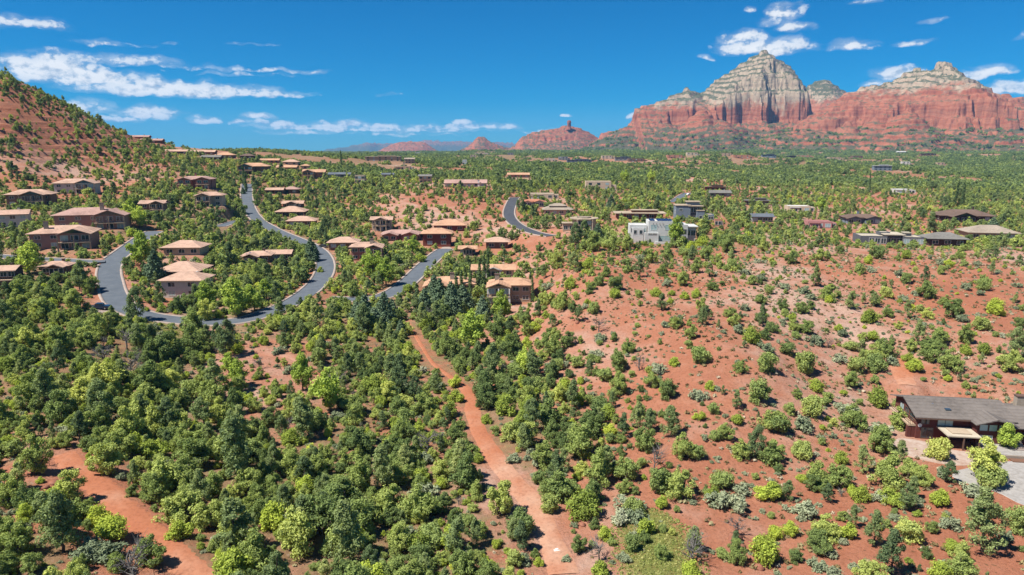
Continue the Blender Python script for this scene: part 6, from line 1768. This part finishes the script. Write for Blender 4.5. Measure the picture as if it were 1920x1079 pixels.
# ------------------------------------------------------------------ the rest of the growth
def spread(kind, name, label, cat):
    ids = REST.get(kind, [])
    if not ids: return
    A = np.array([(PL[i][1], PL[i][2], PL[i][3] - .06, PL[i][4], PL[i][5]) for i in ids])
    scatter(name, label, cat, (kind, 0), A[:, :3], A[:, 3], A[:, 4], 5, (A[:, 1] > 210).astype(int))
spread('juniper', 'juniper_woodland', 'mass of smaller junipers filling the woods between and beyond the houses', 'woodland')
spread('pinyon', 'pine_woodland', 'mass of smaller pinyon pines mixed through the woods beyond the houses', 'woodland')
spread('oak', 'scrub', 'mass of smaller green scrub between the trees', 'scrub')
spread('manzanita', 'undergrowth', 'mass of small bright green undergrowth between the trees', 'undergrowth')
spread('sage', 'ground_cover', 'mass of small grey-green ground cover plants on the red soil', 'ground cover')
def far_woods():
    P = []; S = []; Tn = []
    for (y0, y1, sp, seed, sc) in ((620, 1250, 11.5, 61, 1.0), (1250, 2300, 17, 62, 1.25), (2300, 4300, 27, 63, 1.7)):
        x, y, r = sample(y0, y1, sp, seed)
        z = zf(x, y)
        for (mx_, my_, mz_) in MASSIFS[:5]:
            ii = np.round((x - mx_[0]) / (mx_[1] - mx_[0])).astype(int); jj = np.round((y - my_[0]) / (my_[1] - my_[0])).astype(int)
            ins = (ii >= 0) & (ii < len(mx_)) & (jj >= 0) & (jj < len(my_))
            z[ins] = np.maximum(z[ins], mz_[jj[ins], ii[ins]])
        d = .78 + 1.1 * fbm(x / 110, y / 110, 70, 3) + .9 * fbm(x / 420, y / 420, 71, 2)
        d = d * np.where(y > 2300, np.clip(1.15 - (z - 62) / 90, 0, 1), 1)
        k = (r.random(len(x)) < np.clip(d, .05, .97)) & (z < 175)
        # the red hill and its skyline keep their open look
        hz = (x < -130) & (y < 900) & (z > 44)
        k &= ~(hz & (r.random(len(x)) < .55))
        for (hx_, hy_, hz_, hw_), h in zip(HPOS, HOUSES):
            if hy_ > 560: k &= ~((np.abs(x - hx_) < hw_ * .55 + 5) & (y > hy_ - 34 - hy_ * .012) & (y < hy_ + hw_ * .6))
        sc_ = r.uniform(.75, 1.2, len(x)) * sc
        k &= ~hides(x, y, z, 11 * sc_, 5.2 * sc_, r)
        P.append(np.stack([x[k], y[k], z[k] - .4], 1)); S.append(sc_[k]); Tn.append(np.clip(r.normal(.26, .2, k.sum()), 0, 1))
    return np.concatenate(P), np.concatenate(S), np.concatenate(Tn)
fp, fs, ft = far_woods()
scatter('forest', 'far pinyon and juniper forest covering the plain to the foot of the red rocks', 'forest', ('grove', 2), fp, fs, ft, 9)
def tufts():
    x, y, r = sample(52, 255, 1.15, 81)
    z = zf(x, y); c = cover(x, y, z)
    p = np.clip(.14 + .8 * fbm(x / 6, y / 6, 88, 3) + .22 * open_slope(x, y), 0.03, .8) * .7
    k = (r.random(len(x)) < p) & clear_mask(x, y)
    return np.stack([x[k], y[k], z[k]], 1), r.uniform(.4, 1.25, k.sum()) * (1 + .35 * open_slope(x[k], y[k])), np.clip(r.normal(.5, .32, k.sum()), 0, 1)
tp, ts, tt = tufts()
scatter('grass_tufts', 'dry grass tufts dotted over the red soil', 'grass', ('tuft', 0), tp, ts, tt, 12)
gp = []
for (u, v, rr, n) in [(1228,1010,6.5,700),(1235,1060,6.5,700),(1225,975,3,180),(215,600,12,900),(285,625,9,500),(250,612,12,800)]:
    g = ground_at([u], [v])[0]; r = np.random.default_rng(int(u)); a = r.random(n) * math.tau; q = rr * np.sqrt(r.random(n))
    gp.append(np.stack([g[0] + q * np.cos(a), g[1] + q * np.sin(a)], 1))
gp = np.concatenate(gp); k = clear_mask(gp[:, 0], gp[:, 1]); gp = gp[k]
r = np.random.default_rng(4)
leaf_mat('meadow_leaf', [(0.0, (.085, .105, .025)), (1.0, (.17, .17, .06))], .3)
col = bpy.data.collections.new('meadow')
for s in range(4):
    lv, _w = tree_shape('tuft', s + 11, 0)
    source(col, 'meadow_%02d' % s, [(*lv, MATS['meadow_leaf'])])
SRC['meadow', 0] = (col, 4)
scatter('meadow_grass', 'soft green grass growing in patches by the road verge and at the slope foot', 'grass', ('meadow', 0), np.column_stack([gp, zf(gp[:, 0], gp[:, 1])]), r.uniform(.3, .7, len(gp)), np.clip(r.normal(.5, .3, len(gp)), 0, 1), 21)
def stones():
    x, y, r = sample(56, 260, 1.3, 83)
    z = zf(x, y)
    p = np.clip(-.02 + .9 * fbm(x / 13, y / 13, 99, 3) + .12 * open_slope(x, y), 0, .6)
    k = (r.random(len(x)) < p) & clear_mask(x, y)
    return np.stack([x[k], y[k], z[k] - .02], 1), np.clip(r.lognormal(-1.95, .5, k.sum()), .06, .5), r.random(k.sum())
sp_, ss_, st_ = stones()
scatter('rubble', 'loose red stones strewn over the slopes', 'rubble', ('stone', 0), sp_, ss_, st_, 15)
# boulders one can tell apart
ROCKS = [(1076,601,.7),(1082,606,.9),(1068,596,.6),(1103,604,.9),(1096,600,.7),(1055,598,.6),(1377,1013,1.5),(1390,1026,.9),(1422,1066,.9),(1412,1048,.6),(1130,492,1.4),(1170,508,1.1),(1215,510,1.5),(1228,512,1.2),(1095,475,1.6),(1110,478,1.3),(1330,482,1.1),(1100,970,.8),(1092,985,.7),(955,612,1.0),(965,620,1.2),(943,618,.8),(1018,598,1.0),(350,842,.7),(100,905,1.0),(85,915,.8),(140,890,.7),(1300,935,.9),(1275,931,.8),(1540,775,.6),(1500,460,1.2),(1518,470,1.0),(1400,482,.9)]
g = ground_at([q[0] for q in ROCKS], [q[1] for q in ROCKS])
bmeshes = [o.data for o in SRC['stone', 0][0].objects]
lab = {}
for (u, v, s), (x, y) in zip(ROCKS, g):
    du = np.array([m_[0] for m_ in MARKS]) - u; dv = (np.array([m_[1] for m_ in MARKS]) - v) * 1.4
    j = int(np.argmin(np.hypot(du, dv))); a, b = u - MARKS[j][0], (v - MARKS[j][1]) * 1.4
    rel = 'beside' if math.hypot(a, b) < 22 else (('left of' if a < 0 else 'right of') if abs(a) > abs(b) * 1.1 else ('behind' if b < 0 else 'in front of'))
    lab.setdefault((rel, MARKS[j][2]), []).append((u, v, s, x, y))
for (rel, mk), mem in lab.items():
    mem.sort()
    for q, (u, v, s, x, y) in enumerate(mem):
        o = add('boulder', bmeshes[int(u) % 5], None, (float(x), float(y), float(zf(x, y)) + .1 * s), u)
        o.scale = (s, s * .9, s * .9)
        tag(o, 'red sandstone boulder %s the %s' % (rel, mk) + (', %s of %d' % (('leftmost' if q == 0 else ('rightmost' if q == len(mem) - 1 else ORD[q] + ' from left')), len(mem)) if len(mem) > 1 else ''), 'boulder', 'red boulders')
# yellow flowers before the timber house's patio
fl, _w = tree_shape('manzanita', 3, 0)
fm = mesh_np('blossom', fl[0], fl[1], [MATS['yellow_leaf']])
for q in range(5):
    o = add('flower_bush', fm, None, (BROWN[0] + 14.2 + q * 1.15, BROWN[1] - 11.2 - q * .15, BZ + .15), q * 1.3); o.scale = (.45, .42, .5); o['tone'] = .5
    tag(o, 'yellow-flowering bush in the bed below the timber house patio, ' + ('leftmost', 'second from left', 'middle', 'fourth from left', 'rightmost')[q] + ' of five', 'flowers', 'yellow flowers in the patio bed')
# ------------------------------------------------------------------ the air
def haze():
    m = bpy.data.materials.new('haze'); m.use_nodes = True
    T = NT(m.node_tree)
    v = T.n('ShaderNodeVolumePrincipled')
    v.inputs['Color'].default_value = (0.20, 0.56, 1.0, 1)
    v.inputs['Density'].default_value = 4.6e-5
    v.inputs['Anisotropy'].default_value = 0.0
    o = T.n('ShaderNodeOutputMaterial'); T.link(v.outputs[0], o.inputs['Volume'])
    x, y0, y1, z0, z1 = 14500, -400, 16500, -40, 720
    V = [(sx * x, yy, zz) for zz in (z0, z1) for yy in (y0, y1) for sx in (-1, 1)]
    Fc = [(0, 2, 3, 1), (4, 5, 7, 6), (0, 1, 5, 4), (2, 6, 7, 3), (0, 4, 6, 2), (1, 3, 7, 5)]
    o = add('haze', mesh_np('haze', V, Fc, [m]))
    tag(o, 'thin bluish haze filling the air over the plain', 'haze', kind='stuff')
haze()
